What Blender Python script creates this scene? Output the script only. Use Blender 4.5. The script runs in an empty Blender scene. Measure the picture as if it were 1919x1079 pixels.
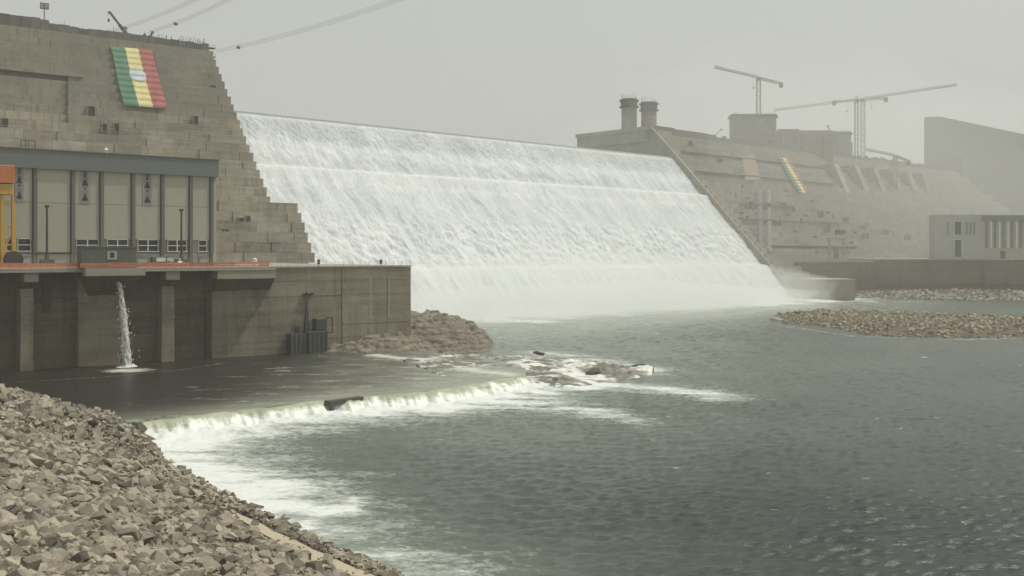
import bpy, bmesh, math, random
import numpy as np
from mathutils import Vector, Matrix

random.seed(7)
rng = np.random.default_rng(11)
R = math.radians
scene = bpy.context.scene
COL = scene.collection

# ------------------------------------------------------------------ camera
CAM_Z = 27.0          # metres above the tail pool
F = 1919 * 35.0 / 36.0
CX, HY = 959.5, 476.0  # principal column and horizon row of the photograph
cd = bpy.data.cameras.new('camera')
cd.lens = 35.0
cd.sensor_width = 36.0
cd.shift_y = -(539.5 - HY) / 1919.0
cd.clip_start = 0.5
cd.clip_end = 8000
cam = bpy.data.objects.new('camera', cd)
cam.location = (0, 0, CAM_Z)
cam.rotation_euler = (R(90), 0, 0)
COL.objects.link(cam)
scene.camera = cam

# ------------------------------------------------------------------ light
SUN_EL, SUN_AZ = R(60), math.atan2(0.95, 0.30)
w = bpy.data.worlds.new('World')
scene.world = w
w.use_nodes = True
wn = w.node_tree
wn.nodes.clear()
wo = wn.nodes.new('ShaderNodeOutputWorld')
bg = wn.nodes.new('ShaderNodeBackground')
sky = wn.nodes.new('ShaderNodeTexSky')
sky.sky_type = 'NISHITA'
sky.sun_disc = False
sky.sun_elevation = SUN_EL
sky.sun_rotation = SUN_AZ
sky.altitude = 0
sky.air_density = 1.0
sky.dust_density = 8.0
sky.ozone_density = 1.0
hs = wn.nodes.new('ShaderNodeHueSaturation')
hs.inputs['Saturation'].default_value = 0.16
tint = wn.nodes.new('ShaderNodeMix')
tint.data_type = 'RGBA'
tint.blend_type = 'MULTIPLY'
tint.inputs[0].default_value = 1.0
tint.inputs[7].default_value = (0.975, 1.0, 0.965, 1)
wn.links.new(sky.outputs[0], hs.inputs['Color'])
wn.links.new(hs.outputs[0], tint.inputs[6])
# dust veils the sky almost evenly: blend the clear-sky gradient with the dust's own grey
veil = wn.nodes.new('ShaderNodeMix')
veil.data_type = 'RGBA'
veil.inputs[0].default_value = 0.72
veil.inputs[7].default_value = (4.55, 4.68, 4.45, 1)
wn.links.new(tint.outputs[2], veil.inputs[6])
wn.links.new(veil.outputs[2], bg.inputs['Color'])
bg.inputs['Strength'].default_value = 0.125
wn.links.new(bg.outputs[0], wo.inputs[0])

sl = bpy.data.lights.new('sun', 'SUN')
sl.energy = 2.8
sl.angle = R(1.5)
sl.color = (1.0, 0.96, 0.88)
sun = bpy.data.objects.new('sun', sl)
sd = Vector((math.sin(SUN_AZ) * math.cos(SUN_EL), math.cos(SUN_AZ) * math.cos(SUN_EL), math.sin(SUN_EL)))
sun.rotation_euler = sd.to_track_quat('Z', 'Y').to_euler()
sun.location = (300, 200, 500)
COL.objects.link(sun)

scene.view_settings.view_transform = 'Standard'
scene.view_settings.look = 'None'
scene.view_settings.exposure = 0.0
scene.view_settings.gamma = 1.0
scene.view_settings.use_curve_mapping = False
scene.render.engine = 'CYCLES'
cy = scene.cycles
cy.use_denoising = True
cy.max_bounces = 6
cy.diffuse_bounces = 3
cy.glossy_bounces = 3
cy.transmission_bounces = 3
cy.transparent_max_bounces = 8
cy.volume_bounces = 2
cy.caustics_reflective = False
cy.caustics_refractive = False
cy.sample_clamp_indirect = 4.0

HAZE_DENSITY = 0.00025
RIVER = -2.5
DECK = 23.7

# ------------------------------------------------------------------ frames
class Frame:
    def __init__(s, ox, oy, dx, dy):
        l = math.hypot(dx, dy)
        s.o = (ox, oy)
        s.d = (dx / l, dy / l)
        s.n = (-dy / l, dx / l)
        s.rz = math.atan2(dy, dx)
    def w(s, x, y, z=0.0):
        return (s.o[0] + s.d[0] * x + s.n[0] * y, s.o[1] + s.d[1] * x + s.n[1] * y, z)
    def loc(s, X, Y):
        a, b = X - s.o[0], Y - s.o[1]
        return (a * s.d[0] + b * s.d[1], a * s.n[0] + b * s.n[1])
    def ray(s, px, py, y, slope=0.0, z0=0.0):
        """local x, y, z where the sight line through a photo point meets the plane y_local = y + slope*(z-z0)"""
        a = (px - CX) / F
        b = (HY - py) / F
        yl = lambda t: s.loc(a * t, t)[1] - y - slope * (CAM_Z + b * t - z0)
        f0, f1 = yl(0.0), yl(1000.0)
        t = -f0 * 1000.0 / (f1 - f0)
        lx, ly = s.loc(a * t, t)
        return lx, ly, CAM_Z + b * t

LF = Frame(-117.2, 228.0, 0.793, 0.609)      # powerhouse side: x along the river wall, y inland
SF = Frame(-137.8, 494.5, 0.732, 0.681)      # spillway: x along the crest, y upstream
RF = Frame(195.0, 700.0, 1.0, -0.03)         # far powerhouse platform

def water_pt(px, py, z=RIVER):
    t = (CAM_Z - z) * F / (py - HY)
    return ((px - CX) / F * t, t)

def pt(px, py, Y):
    return Vector(((px - CX) / F * Y, Y, CAM_Z - (py - HY) / F * Y))

# ------------------------------------------------------------------ noise
_perm = rng.permutation(256)
_perm = np.concatenate([_perm, _perm, _perm])
_g3 = rng.normal(size=(256, 3))
_g3 /= np.linalg.norm(_g3, axis=1)[:, None]
def pnoise(x, y, z=0.0):
    x, y, z = np.broadcast_arrays(np.asarray(x, float), np.asarray(y, float), np.asarray(z, float))
    xi, yi, zi = np.floor(x).astype(int), np.floor(y).astype(int), np.floor(z).astype(int)
    xf, yf, zf = x - xi, y - yi, z - zi
    u, v, ww = [q * q * q * (q * (q * 6 - 15) + 10) for q in (xf, yf, zf)]
    def g(ix, iy, iz):
        h = _perm[(_perm[(_perm[(xi + ix) & 255] + yi + iy) & 255] + zi + iz) & 255]
        gv = _g3[h]
        return gv[..., 0] * (xf - ix) + gv[..., 1] * (yf - iy) + gv[..., 2] * (zf - iz)
    def lerp(a, b, t): return a + (b - a) * t
    x00 = lerp(g(0, 0, 0), g(1, 0, 0), u); x10 = lerp(g(0, 1, 0), g(1, 1, 0), u)
    x01 = lerp(g(0, 0, 1), g(1, 0, 1), u); x11 = lerp(g(0, 1, 1), g(1, 1, 1), u)
    return lerp(lerp(x00, x10, v), lerp(x01, x11, v), ww) * 1.6
def fbm(x, y, z=0.0, o=4, g=0.5):
    s, a = 0.0, 1.0
    for i in range(o):
        s = s + a * pnoise(x * 2 ** i + 17.3 * i, y * 2 ** i - 9.1 * i, np.asarray(z) * 2 ** i)
        a *= g
    return s
def sstep(a, b, x):
    t = np.clip((x - a) / (b - a), 0, 1)
    return t * t * (3 - 2 * t)

# ------------------------------------------------------------------ materials
class NT:
    def __init__(s, name):
        s.m = bpy.data.materials.new(name)
        s.m.use_nodes = True
        s.t = s.m.node_tree
        s.t.nodes.clear()
        s.out = s.t.nodes.new('ShaderNodeOutputMaterial')
    def n(s, typ, ins=None, **props):
        nd = s.t.nodes.new('ShaderNode' + typ)
        for k, v in props.items():
            setattr(nd, k, v)
        for k, v in (ins or {}).items():
            s.put(nd.inputs[k], v)
        return nd
    def put(s, sock, v):
        if isinstance(v, bpy.types.NodeSocket):
            s.t.links.new(v, sock)
        else:
            sock.default_value = v
    def math(s, op, a, b=0.0, c=None, clamp=False):
        nd = s.n('Math', operation=op, use_clamp=clamp)
        s.put(nd.inputs[0], a); s.put(nd.inputs[1], b)
        if c is not None: s.put(nd.inputs[2], c)
        return nd.outputs[0]
    def mix(s, f, a, b, blend='MIX'):
        nd = s.n('Mix', data_type='RGBA', blend_type=blend)
        s.put(nd.inputs[0], f); s.put(nd.inputs[6], a); s.put(nd.inputs[7], b)
        return nd.outputs[2]
    def noise(s, vec, scale, detail=3.0, rough=0.5, sc=(1, 1, 1), loc=(0, 0, 0), rot=(0, 0, 0)):
        mp = s.n('Mapping', {'Vector': vec, 'Scale': sc, 'Location': loc, 'Rotation': rot})
        nd = s.n('TexNoise', {'Vector': mp.outputs[0], 'Scale': scale, 'Detail': detail, 'Roughness': rough})
        return nd.outputs['Fac']
    def ramp(s, fac, lo, hi):
        nd = s.n('MapRange', {'Value': fac, 'From Min': lo, 'From Max': hi})
        return nd.outputs[0]
    def pos(s):
        return s.n('NewGeometry').outputs['Position']
    def surf(s, **ins):
        b = s.n('BsdfPrincipled', ins)
        s.t.links.new(b.outputs[0], s.out.inputs['Surface'])
        return b
def rgb(*c): return (c[0], c[1], c[2], 1.0)
def scalecol(nt, col, val):
    c = nt.n('CombineColor', {0: val, 1: val, 2: val}).outputs[0]
    return nt.mix(1.0, col, c, 'MULTIPLY')

def concrete(name, base, stain=(0.10, 0.09, 0.07), amt=0.35, rnd=0.25, streak=0.5, rz=0.0, pink=0.25):
    k = NT(name)
    p = k.pos()
    big = k.noise(p, 0.035, 4, 0.6)
    lay = k.noise(p, 1.0, 3, 0.6, sc=(0.05, 0.05, 0.9))
    ver = k.noise(p, 1.0, 4, 0.65, sc=(0.55, 0.55, 0.035))
    fin = k.noise(p, 1.6, 5, 0.65)
    mid = k.noise(p, 0.16, 5, 0.7, sc=(1, 1, 0.6))
    ob = k.n('ObjectInfo').outputs['Random']
    v = k.math('MULTIPLY_ADD', big, amt, 1 - amt / 2)
    v = k.math('MULTIPLY_ADD', k.math('SUBTRACT', mid, 0.5), amt * 1.4, v)
    v = k.math('MULTIPLY_ADD', k.math('SUBTRACT', lay, 0.5), amt * 1.2, v)
    v = k.math('MULTIPLY_ADD', k.math('SUBTRACT', fin, 0.5), amt * 1.3, v)
    v = k.math('MULTIPLY_ADD', k.math('SUBTRACT', ob, 0.5), rnd, v)
    c = scalecol(k, rgb(*base), v)
    pk = k.math('MULTIPLY', k.math('FRACT', k.math('MULTIPLY', ob, 7.31)), pink)
    c = k.mix(pk, c, rgb(base[0] * 1.12, base[1] * 0.93, base[2] * 0.84))
    st = k.math('MULTIPLY', k.ramp(ver, 0.52, 0.72), k.ramp(big, 0.35, 0.65), clamp=True)
    c = k.mix(k.math('MULTIPLY', st, streak), c, rgb(*stain))
    bmp = k.n('Bump', {'Height': k.math('ADD', fin, lay), 'Strength': 0.35, 'Distance': 0.15})
    k.surf(**{'Base Color': c, 'Roughness': 0.92, 'Normal': bmp.outputs[0], 'Specular IOR Level': 0.2})
    return k.m

def plain(name, col, rough=0.6, metal=0.0, var=0.2, scale=0.6, rnd=0.0):
    k = NT(name)
    p = k.pos()
    n = k.noise(p, scale, 5, 0.65)
    n2 = k.noise(p, 1.0, 3, 0.6, sc=(1.0, 1.0, 0.08))
    v = k.math('MULTIPLY_ADD', n, var, 1 - var / 2)
    v = k.math('MULTIPLY_ADD', k.math('SUBTRACT', n2, 0.5), var, v)
    if rnd:
        v = k.math('MULTIPLY_ADD', k.math('SUBTRACT', k.n('ObjectInfo').outputs['Random'], 0.5), rnd, v)
    k.surf(**{'Base Color': scalecol(k, rgb(*col), v), 'Roughness': rough, 'Metallic': metal})
    return k.m

M = {}
M['dam'] = concrete('dam_concrete', (0.298, 0.278, 0.228), amt=0.8, rnd=0.42, streak=0.7, pink=0.35)  # lower blocks paler than the upper: sunlight painted into the base colour
M['dam_smooth'] = concrete('dam_upper_concrete', (0.250, 0.237, 0.192), amt=0.5, rnd=0.10, streak=0.6, pink=0.2)
M['dam_far'] = concrete('far_dam_concrete', (0.262, 0.246, 0.200), stain=(0.12, 0.112, 0.092), amt=0.75, rnd=0.22, pink=0.2, streak=.8)
M['quay'] = concrete('river_wall_concrete', (0.125, 0.106, 0.072), stain=(0.05, 0.042, 0.028), amt=0.9, rnd=0.5, streak=0.8)
M['quay_sunlit'] = concrete('sunlit_wall_concrete', (0.225, 0.203, 0.154), stain=(0.07, 0.06, 0.04), amt=0.7, rnd=0.3, streak=0.75)  # lit copy of the river wall concrete, sunlight painted into the colour
M['quay_pale'] = concrete('pale_concrete', (0.32, 0.30, 0.25), amt=0.3, rnd=0.1, streak=0.3)
M['mono'] = concrete('grey_block_concrete', (0.17, 0.172, 0.155), amt=0.25, rnd=0.1, pink=0.0)
M['quay_wet'] = concrete('far_platform_concrete', (0.172, 0.140, 0.102), amt=0.4, rnd=0.2)
M['cladding'] = plain('wall_cladding', (0.36, 0.35, 0.285), 0.55, var=0.14, rnd=0.08)
M['fascia'] = plain('grey_fascia', (0.145, 0.16, 0.155), 0.5, var=0.12)
M['rib'] = plain('grey_rib', (0.13, 0.125, 0.105), 0.6, var=0.2)
M['white'] = plain('white_paint', (0.62, 0.62, 0.58), 0.5, var=0.12)
M['panel'] = plain('pale_grey_panel', (0.36, 0.36, 0.33), 0.5, var=0.15, rnd=0.1)
M['dark'] = plain('dark_steel', (0.035, 0.034, 0.030), 0.6, var=0.4)
M['steel'] = plain('grey_steel', (0.17, 0.17, 0.155), 0.55, 0.3, var=0.4)
M['form'] = plain('weathered_formwork', (0.12, 0.115, 0.098), 0.8, var=0.5, rnd=0.5)
M['green_grey'] = plain('grey_green_paint', (0.10, 0.105, 0.085), 0.6, var=0.25)
M['yellow'] = plain('crane_yellow', (0.52, 0.31, 0.045), 0.5, var=0.3)
M['orange'] = plain('crane_orange', (0.50, 0.17, 0.05), 0.5, var=0.3)
M['rail_orange'] = plain('orange_barrier', (0.56, 0.19, 0.11), 0.6, var=0.5, scale=0.4, rnd=0.5)
M['crane_white'] = plain('tower_crane_paint', (0.20, 0.195, 0.17), 0.6, var=0.3)
M['rust'] = plain('rusty_timber', (0.20, 0.15, 0.105), 0.85, var=0.5)
M['glass'] = plain('dark_glazing', (0.02, 0.021, 0.019), 0.12, var=0.3)
M['black'] = plain('black_paint', (0.02, 0.02, 0.02), 0.6)
M['grey_tile'] = plain('grey_ornament', (0.20, 0.20, 0.20), 0.6)
M['pale_rail'] = plain('galvanised_rail', (0.50, 0.49, 0.44), 0.5, 0.2)
M['gravel'] = None

def rock_mat(name, c0, c1, c2, wet=None):
    k = NT(name)
    p = k.pos()
    at = k.n('Attribute', attribute_name='tone').outputs['Fac']
    ob = k.n('ObjectInfo').outputs['Random']
    t = k.math('FRACT', k.math('ADD', at, ob))
    n = k.noise(p, 1.3, 6, 0.7)
    n2 = k.noise(p, 6.0, 4, 0.7)
    c = k.mix(k.ramp(t, 0.0, 0.65), rgb(*c0), rgb(*c1))
    c = k.mix(k.ramp(t, 0.72, 1.0), c, rgb(*c2))
    v = k.math('MULTIPLY_ADD', n, 0.7, 0.65)
    v = k.math('MULTIPLY_ADD', k.math('SUBTRACT', n2, 0.5), 0.5, v)
    c = scalecol(k, c, v)
    bmp = k.n('Bump', {'Height': k.math('ADD', n2, n), 'Strength': 0.6, 'Distance': 0.12})
    k.surf(**{'Base Color': c, 'Roughness': 0.9, 'Normal': bmp.outputs[0], 'Specular IOR Level': 0.25})
    return k.m
M['stone'] = rock_mat('quarry_stone', (0.145, 0.128, 0.098), (0.37, 0.33, 0.255), (0.08, 0.072, 0.06))
M['pebble'] = rock_mat('river_gravel', (0.22, 0.19, 0.14), (0.36, 0.31, 0.23), (0.20, 0.135, 0.095))
M['shore'] = rock_mat('shore_rubble', (0.20, 0.18, 0.14), (0.34, 0.31, 0.25), (0.12, 0.105, 0.08))

def soil_mat(name, c0, c1):
    k = NT(name)
    p = k.pos()
    n = k.noise(p, 0.35, 6, 0.65)
    n2 = k.noise(p, 3.0, 5, 0.7)
    c = k.mix(n, rgb(*c0), rgb(*c1))
    c = scalecol(k, c, k.math('MULTIPLY_ADD', n2, 0.8, 0.6))
    bmp = k.n('Bump', {'Height': n2, 'Strength': 0.7, 'Distance': 0.15})
    k.surf(**{'Base Color': c, 'Roughness': 0.95, 'Normal': bmp.outputs[0]})
    return k.m
M['soil'] = soil_mat('bank_soil', (0.075, 0.063, 0.045), (0.13, 0.11, 0.08))  # darkened to paint the shade in the gaps between stones
M['sand'] = soil_mat('sandy_path', (0.36, 0.31, 0.22), (0.46, 0.40, 0.29))
M['bed'] = soil_mat('river_bed', (0.06, 0.055, 0.04), (0.10, 0.09, 0.07))

def outcrop_mat():
    k = NT('outcrop_rock')
    p = k.pos()
    lay = k.noise(p, 1.0, 6, 0.7, sc=(0.12, 0.12, 1.1), rot=(0.12, -0.1, 0))
    n = k.noise(p, 0.9, 6, 0.72)
    b = k.noise(p, 0.09, 4, 0.6)
    c = k.mix(k.ramp(b, 0.35, 0.65), rgb(0.215, 0.19, 0.145), rgb(0.175, 0.145, 0.11))
    c = k.mix(k.ramp(lay, 0.52, 0.75), c, rgb(0.38, 0.35, 0.27))
    c = scalecol(k, c, k.math('MULTIPLY_ADD', n, 1.3, 0.35))
    bmp = k.n('Bump', {'Height': k.math('ADD', n, lay), 'Strength': 0.9, 'Distance': 0.6})
    k.surf(**{'Base Color': c, 'Roughness': 0.93, 'Normal': bmp.outputs[0]})
    return k.m
M['outcrop'] = outcrop_mat()

def water_mat(name, deep, foamcol, bump=0.35, shallow_sheen=None, swell=0.35, dist=0.42):
    k = NT(name)
    p = k.pos()
    foam = k.n('Attribute', attribute_name='foam').outputs['Fac']
    sh = k.n('Attribute', attribute_name='shallow_sheen').outputs['Fac']
    f1 = k.noise(p, 1.0, 8, 0.78, sc=(0.16, 0.42, 1), rot=(0, 0, 0.35))
    f2 = k.noise(p, 1.0, 5, 0.75, sc=(0.9, 1.7, 1))
    nz = k.math('ADD', k.math('MULTIPLY', f1, 0.5), k.math('MULTIPLY', f2, 0.5))
    fac = k.ramp(k.math('ADD', foam, k.math('MULTIPLY', k.math('SUBTRACT', nz, 0.5), 3.2)), 0.20, 0.95)
    fac = k.math('MULTIPLY', fac, k.ramp(foam, 0.02, 0.2))
    c = k.mix(sh, rgb(*deep), rgb(*(shallow_sheen or deep)))
    mid = tuple(0.42 * f_ + 0.58 * d_ for f_, d_ in zip(foamcol, shallow_sheen or deep))
    c = k.mix(k.ramp(fac, 0.0, 0.55), c, rgb(*mid))
    c = k.mix(k.ramp(fac, 0.45, 1.0), c, rgb(*foamcol))
    w1 = k.noise(p, 1.0, 4, 0.65, sc=(0.40, 1.1, 1))
    w2 = k.noise(p, 1.0, 4, 0.65, sc=(1.7, 3.6, 1))
    w0 = k.noise(p, 1.0, 4, 0.6, sc=(0.07, 0.24, 1))
    h = k.math('ADD', k.math('MULTIPLY', w0, swell), k.math('ADD', w1, k.math('MULTIPLY', w2, 0.6)))
    bmp = k.n('Bump', {'Height': h, 'Strength': bump, 'Distance': dist})
    ro = k.math('MULTIPLY_ADD', fac, 0.38, 0.25)
    k.surf(**{'Base Color': c, 'Roughness': ro, 'IOR': 1.33, 'Normal': bmp.outputs[0],
              'Specular IOR Level': 0.5})
    return k.m
M['river'] = water_mat('river_water', (0.022, 0.030, 0.025), (0.66, 0.685, 0.65), 0.45, shallow_sheen=(0.175, 0.205, 0.165))
M['pool'] = water_mat('pool_water', (0.016, 0.015, 0.009), (0.62, 0.62, 0.55), 0.8, shallow_sheen=(0.30, 0.31, 0.245), swell=3.0, dist=0.9)

def fall_mat():
    k = NT('falling_white_water')
    uv = k.n('UVMap', uv_map='flow').outputs[0]
    s1 = k.noise(uv, 1.0, 6, 0.7, sc=(0.15, 0.04, 1))
    s2 = k.noise(uv, 1.0, 6, 0.7, sc=(0.75, 0.5, 1))
    thin = k.n('Attribute', attribute_name='thin').outputs['Fac']
    v = k.math('ADD', k.math('MULTIPLY', s1, 0.5), k.math('MULTIPLY', s2, 0.5))
    f = k.ramp(k.math('SUBTRACT', v, k.math('MULTIPLY', thin, 0.18)), 0.28, 0.64)
    c = k.mix(f, rgb(0.375, 0.40, 0.395), rgb(0.69, 0.71, 0.70))
    c = k.mix(k.n('Attribute', attribute_name='glassy').outputs['Fac'], c, rgb(.12, .135, .125))
    bmp = k.n('Bump', {'Height': k.math('ADD', s2, s1), 'Strength': 0.4, 'Distance': 0.7})
    k.surf(**{'Base Color': c, 'Roughness': 0.7, 'Normal': bmp.outputs[0], 'Specular IOR Level': 0.2})
    return k.m
M['fall'] = fall_mat()

def weir_mat():
    k = NT('weir_water')
    p = k.pos()
    n = k.noise(p, 1.0, 6, 0.75, sc=(0.30, 0.30, 0.5))
    n2 = k.noise(p, 0.25, 3, 0.6)
    at = k.n('Attribute', attribute_name='foam').outputs['Fac']
    c = k.mix(k.ramp(n2, 0.4, 0.62), rgb(0.27, 0.30, 0.19), rgb(0.36, 0.37, 0.27))
    c = k.mix(k.ramp(k.math('ADD', n, k.math('SUBTRACT', at, 0.5)), 0.42, 0.68), c, rgb(0.78, 0.79, 0.73))
    bmp = k.n('Bump', {'Height': n, 'Strength': 0.8, 'Distance': 0.4})
    k.surf(**{'Base Color': c, 'Roughness': 0.35, 'Normal': bmp.outputs[0]})
    return k.m
M['weir'] = weir_mat()

def shelf_mat():
    k = NT('wet_rock_shelf')
    p = k.pos()
    n = k.noise(p, 1.0, 6, 0.75, sc=(0.16, 0.5, 0.6))
    n2 = k.noise(p, 0.9, 5, 0.7)
    at = k.n('Attribute', attribute_name='foam').outputs['Fac']
    c = k.mix(n2, rgb(0.07, 0.065, 0.045), rgb(0.20, 0.19, 0.14))
    f = k.ramp(k.math('ADD', n, k.math('SUBTRACT', at, 0.5)), 0.45, 0.62)
    c = k.mix(f, c, rgb(0.74, 0.74, 0.68))
    bmp = k.n('Bump', {'Height': n2, 'Strength': 0.8, 'Distance': 0.4})
    k.surf(**{'Base Color': c, 'Roughness': 0.3, 'Normal': bmp.outputs[0]})
    return k.m
M['shelf'] = shelf_mat()

def cloth_mat(name, col):
    k = NT(name)
    p = k.pos()
    n = k.noise(p, 0.5, 5, 0.6)
    c = scalecol(k, rgb(*col), k.math('MULTIPLY_ADD', n, 0.35, 0.82))
    k.surf(**{'Base Color': c, 'Roughness': 0.85, 'Specular IOR Level': 0.2})
    return k.m
M['flag_green'] = cloth_mat('green_cloth', (0.085, 0.175, 0.115))
M['flag_yellow'] = cloth_mat('yellow_cloth', (0.54, 0.49, 0.235))
M['flag_red'] = cloth_mat('red_cloth', (0.30, 0.105, 0.095))
M['flag_blue'] = cloth_mat('pale_blue_cloth', (0.42, 0.48, 0.51))

# ------------------------------------------------------------------ mesh helpers
def link(o, parent=None):
    COL.objects.link(o)
    if parent is not None:
        o.parent = parent
    return o
def tag(o, label=None, cat=None, group=None, kind=None):
    if label: o['label'] = label
    if cat: o['category'] = cat
    if group: o['group'] = group
    if kind: o['kind'] = kind
    return o
def thing(name, label, cat, loc=(0, 0, 0), rz=0.0, group=None):
    o = bpy.data.objects.new(name, None)
    o.empty_display_size = 2
    o.location = loc
    o.rotation_euler = (0, 0, rz)
    link(o)
    return tag(o, label, cat, group)
def np_mesh(name, verts, faces, mat, parent=None, smooth=False, attrs=None, uv=None):
    me = bpy.data.meshes.new(name)
    verts = np.asarray(verts, dtype=np.float32).reshape(-1, 3)
    faces = np.asarray(faces, dtype=np.int32)
    k = faces.shape[1]
    me.vertices.add(len(verts)); me.vertices.foreach_set('co', verts.ravel())
    me.loops.add(faces.size); me.loops.foreach_set('vertex_index', faces.ravel())
    me.polygons.add(len(faces))
    me.polygons.foreach_set('loop_start', np.arange(0, faces.size, k, dtype=np.int32))
    me.polygons.foreach_set('loop_total', np.full(len(faces), k, dtype=np.int32))
    me.polygons.foreach_set('use_smooth', np.full(len(faces), smooth))
    me.update(calc_edges=True)
    me.validate()
    for an, av in (attrs or {}).items():
        a = me.attributes.new(an, 'FLOAT', 'POINT')
        a.data.foreach_set('value', np.asarray(av, dtype=np.float32).ravel())
    if uv is not None:
        l = me.uv_layers.new(name='flow')
        l.data.foreach_set('uv', np.asarray(uv, dtype=np.float32)[faces.ravel()].ravel())
    me.materials.append(mat)
    return link(bpy.data.objects.new(name, me), parent)
def grid_faces(nr, nc):
    i = np.arange(nr - 1)[:, None] * nc + np.arange(nc - 1)[None, :]
    return np.stack([i, i + 1, i + 1 + nc, i + nc], -1).reshape(-1, 4)

class MB:
    def __init__(s):
        s.v, s.f = [], []
    def box(s, x0, x1, y0, y1, z0, z1):
        b = len(s.v)
        s.v += [(x, y, z) for z in (z0, z1) for x, y in ((x0, y0), (x1, y0), (x1, y1), (x0, y1))]
        s.f += [tuple(b + i for i in q) for q in ((3, 2, 1, 0), (4, 5, 6, 7), (0, 1, 5, 4), (1, 2, 6, 5), (2, 3, 7, 6), (3, 0, 4, 7))]
        return s
    def hexa(s, bot, top):
        b = len(s.v)
        s.v += list(bot) + list(top)
        s.f += [tuple(b + i for i in q) for q in ((3, 2, 1, 0), (4, 5, 6, 7), (0, 1, 5, 4), (1, 2, 6, 5), (2, 3, 7, 6), (3, 0, 4, 7))]
        return s
    def bar(s, p, q, w, h=None):
        p, q = Vector(p), Vector(q)
        d = (q - p).normalized()
        up = Vector((0, 0, 1)) if abs(d.z) < 0.9 else Vector((0, 1, 0))
        a = d.cross(up).normalized() * (w / 2)
        c = a.cross(d).normalized() * ((h or w) / 2)
        return s.hexa([p - a - c, p + a - c, p + a + c, p - a + c], [q - a - c, q + a - c, q + a + c, q - a + c])
    def cyl(s, p, q, r0, r1=None, n=14):
        p, q = Vector(p), Vector(q)
        r1 = r0 if r1 is None else r1
        d = (q - p).normalized()
        up = Vector((0, 0, 1)) if abs(d.z) < 0.9 else Vector((0, 1, 0))
        a = d.cross(up).normalized(); c = a.cross(d).normalized()
        b = len(s.v)
        for k in range(n):
            t = 2 * math.pi * k / n
            e = a * math.cos(t) + c * math.sin(t)
            s.v += [p + e * r0, q + e * r1]
        for k in range(n):
            i, j = b + 2 * k, b + 2 * ((k + 1) % n)
            s.f.append((i, j, j + 1, i + 1))
        s.f.append(tuple(b + 2 * k for k in range(n))[::-1])
        s.f.append(tuple(b + 2 * k + 1 for k in range(n)))
        return s
    def prism(s, prof, x0, x1):
        """profile in (y, z) extruded along x"""
        b, n = len(s.v), len(prof)
        s.v += [(x0, y, z) for y, z in prof] + [(x1, y, z) for y, z in prof]
        s.f.append(tuple(b + i for i in range(n)))
        s.f.append(tuple(b + n + i for i in range(n))[::-1])
        for i in range(n):
            j = (i + 1) % n
            s.f.append((b + j, b + i, b + n + i, b + n + j))
        return s
    def lattice(s, p, q, w, step, chord=0.22, brace=0.13, tri=False, side=None):
        """square or triangular lattice boom between two points"""
        p, q = Vector(p), Vector(q)
        L = (q - p).length
        d = (q - p) / L
        up = Vector((0, 0, 1)) if abs(d.z) < 0.9 else Vector((0, 1, 0))
        a = d.cross(up).normalized(); c = a.cross(d).normalized()
        if tri: cs = [-a * w / 2, a * w / 2, c * w]
        else: cs = [-a * w / 2 - c * w / 2, a * w / 2 - c * w / 2, a * w / 2 + c * w / 2, -a * w / 2 + c * w / 2]
        for e in cs: s.bar(p + e, q + e, chord)
        n = max(1, int(round(L / step)))
        for i in range(n):
            u, v = p + d * (L * i / n), p + d * (L * (i + 1) / n)
            for k in range(len(cs)):
                e, g = cs[k], cs[(k + 1) % len(cs)]
                if i % 2: e, g = g, e
                s.bar(u + e, v + g, brace)
        return s
    def build(s, name, mat, parent=None, smooth=False, bevel=0.0):
        me = bpy.data.meshes.new(name)
        me.from_pydata([tuple(v) for v in s.v], [], s.f)
        me.validate()
        me.materials.append(mat)
        if smooth:
            me.polygons.foreach_set('use_smooth', [True] * len(me.polygons))
        if bevel:
            bm = bmesh.new(); bm.from_mesh(me)
            bmesh.ops.bevel(bm, geom=bm.edges[:], offset=bevel, segments=1, affect='EDGES')
            bm.to_mesh(me); bm.free()
        return link(bpy.data.objects.new(name, me), parent)

_unit = {}
def block(name, mat, parent, x0, x1, y0, y1, z0, z1):
    """a box piece that shares one mesh per material"""
    if mat.name not in _unit:
        o = MB().box(-.5, .5, -.5, .5, -.5, .5).build('piece', mat)
        _unit[mat.name] = o.data
        bpy.data.objects.remove(o)
    o = bpy.data.objects.new(name, _unit[mat.name])
    o.location = ((x0 + x1) / 2, (y0 + y1) / 2, (z0 + z1) / 2)
    o.scale = (x1 - x0, y1 - y0, z1 - z0)
    return link(o, parent)
def copy_tree(o, parent=None):
    c = o.copy()
    link(c, parent)
    for ch in list(o.children):
        copy_tree(ch, c)
    return c

# ================================================================== SETTING
# river bed sheet out to where the haze closes the view
xs = np.linspace(-1500, 1500, 40); ys = np.linspace(-400, 1900, 40)
gx, gy = np.meshgrid(xs, ys)
bed = np_mesh('river_bed', np.stack([gx, gy, -9 + 0.6 * fbm(gx * .01, gy * .01)], -1), grid_faces(40, 40), M['bed'], smooth=True)
tag(bed, 'dark river bed and ground under the water', kind='structure')

# control lines on the water, in metres
WEIR_PX = [(205, 797), (270, 790), (335, 782), (400, 774), (500, 763), (610, 749), (700, 741), (790, 735), (870, 722), (950, 709), (985, 704)]
weir = np.array([water_pt(x, y, 0.0) for x, y in WEIR_PX])
BANK_PX = [(0, 733), (110, 764), (200, 800), (262, 842), (340, 884), (420, 926), (500, 966), (590, 1010), (680, 1050), (760, 1085)]
bank_line = np.array([water_pt(x, y, 0.0 if y < 800 else RIVER) for x, y in BANK_PX])

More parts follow.
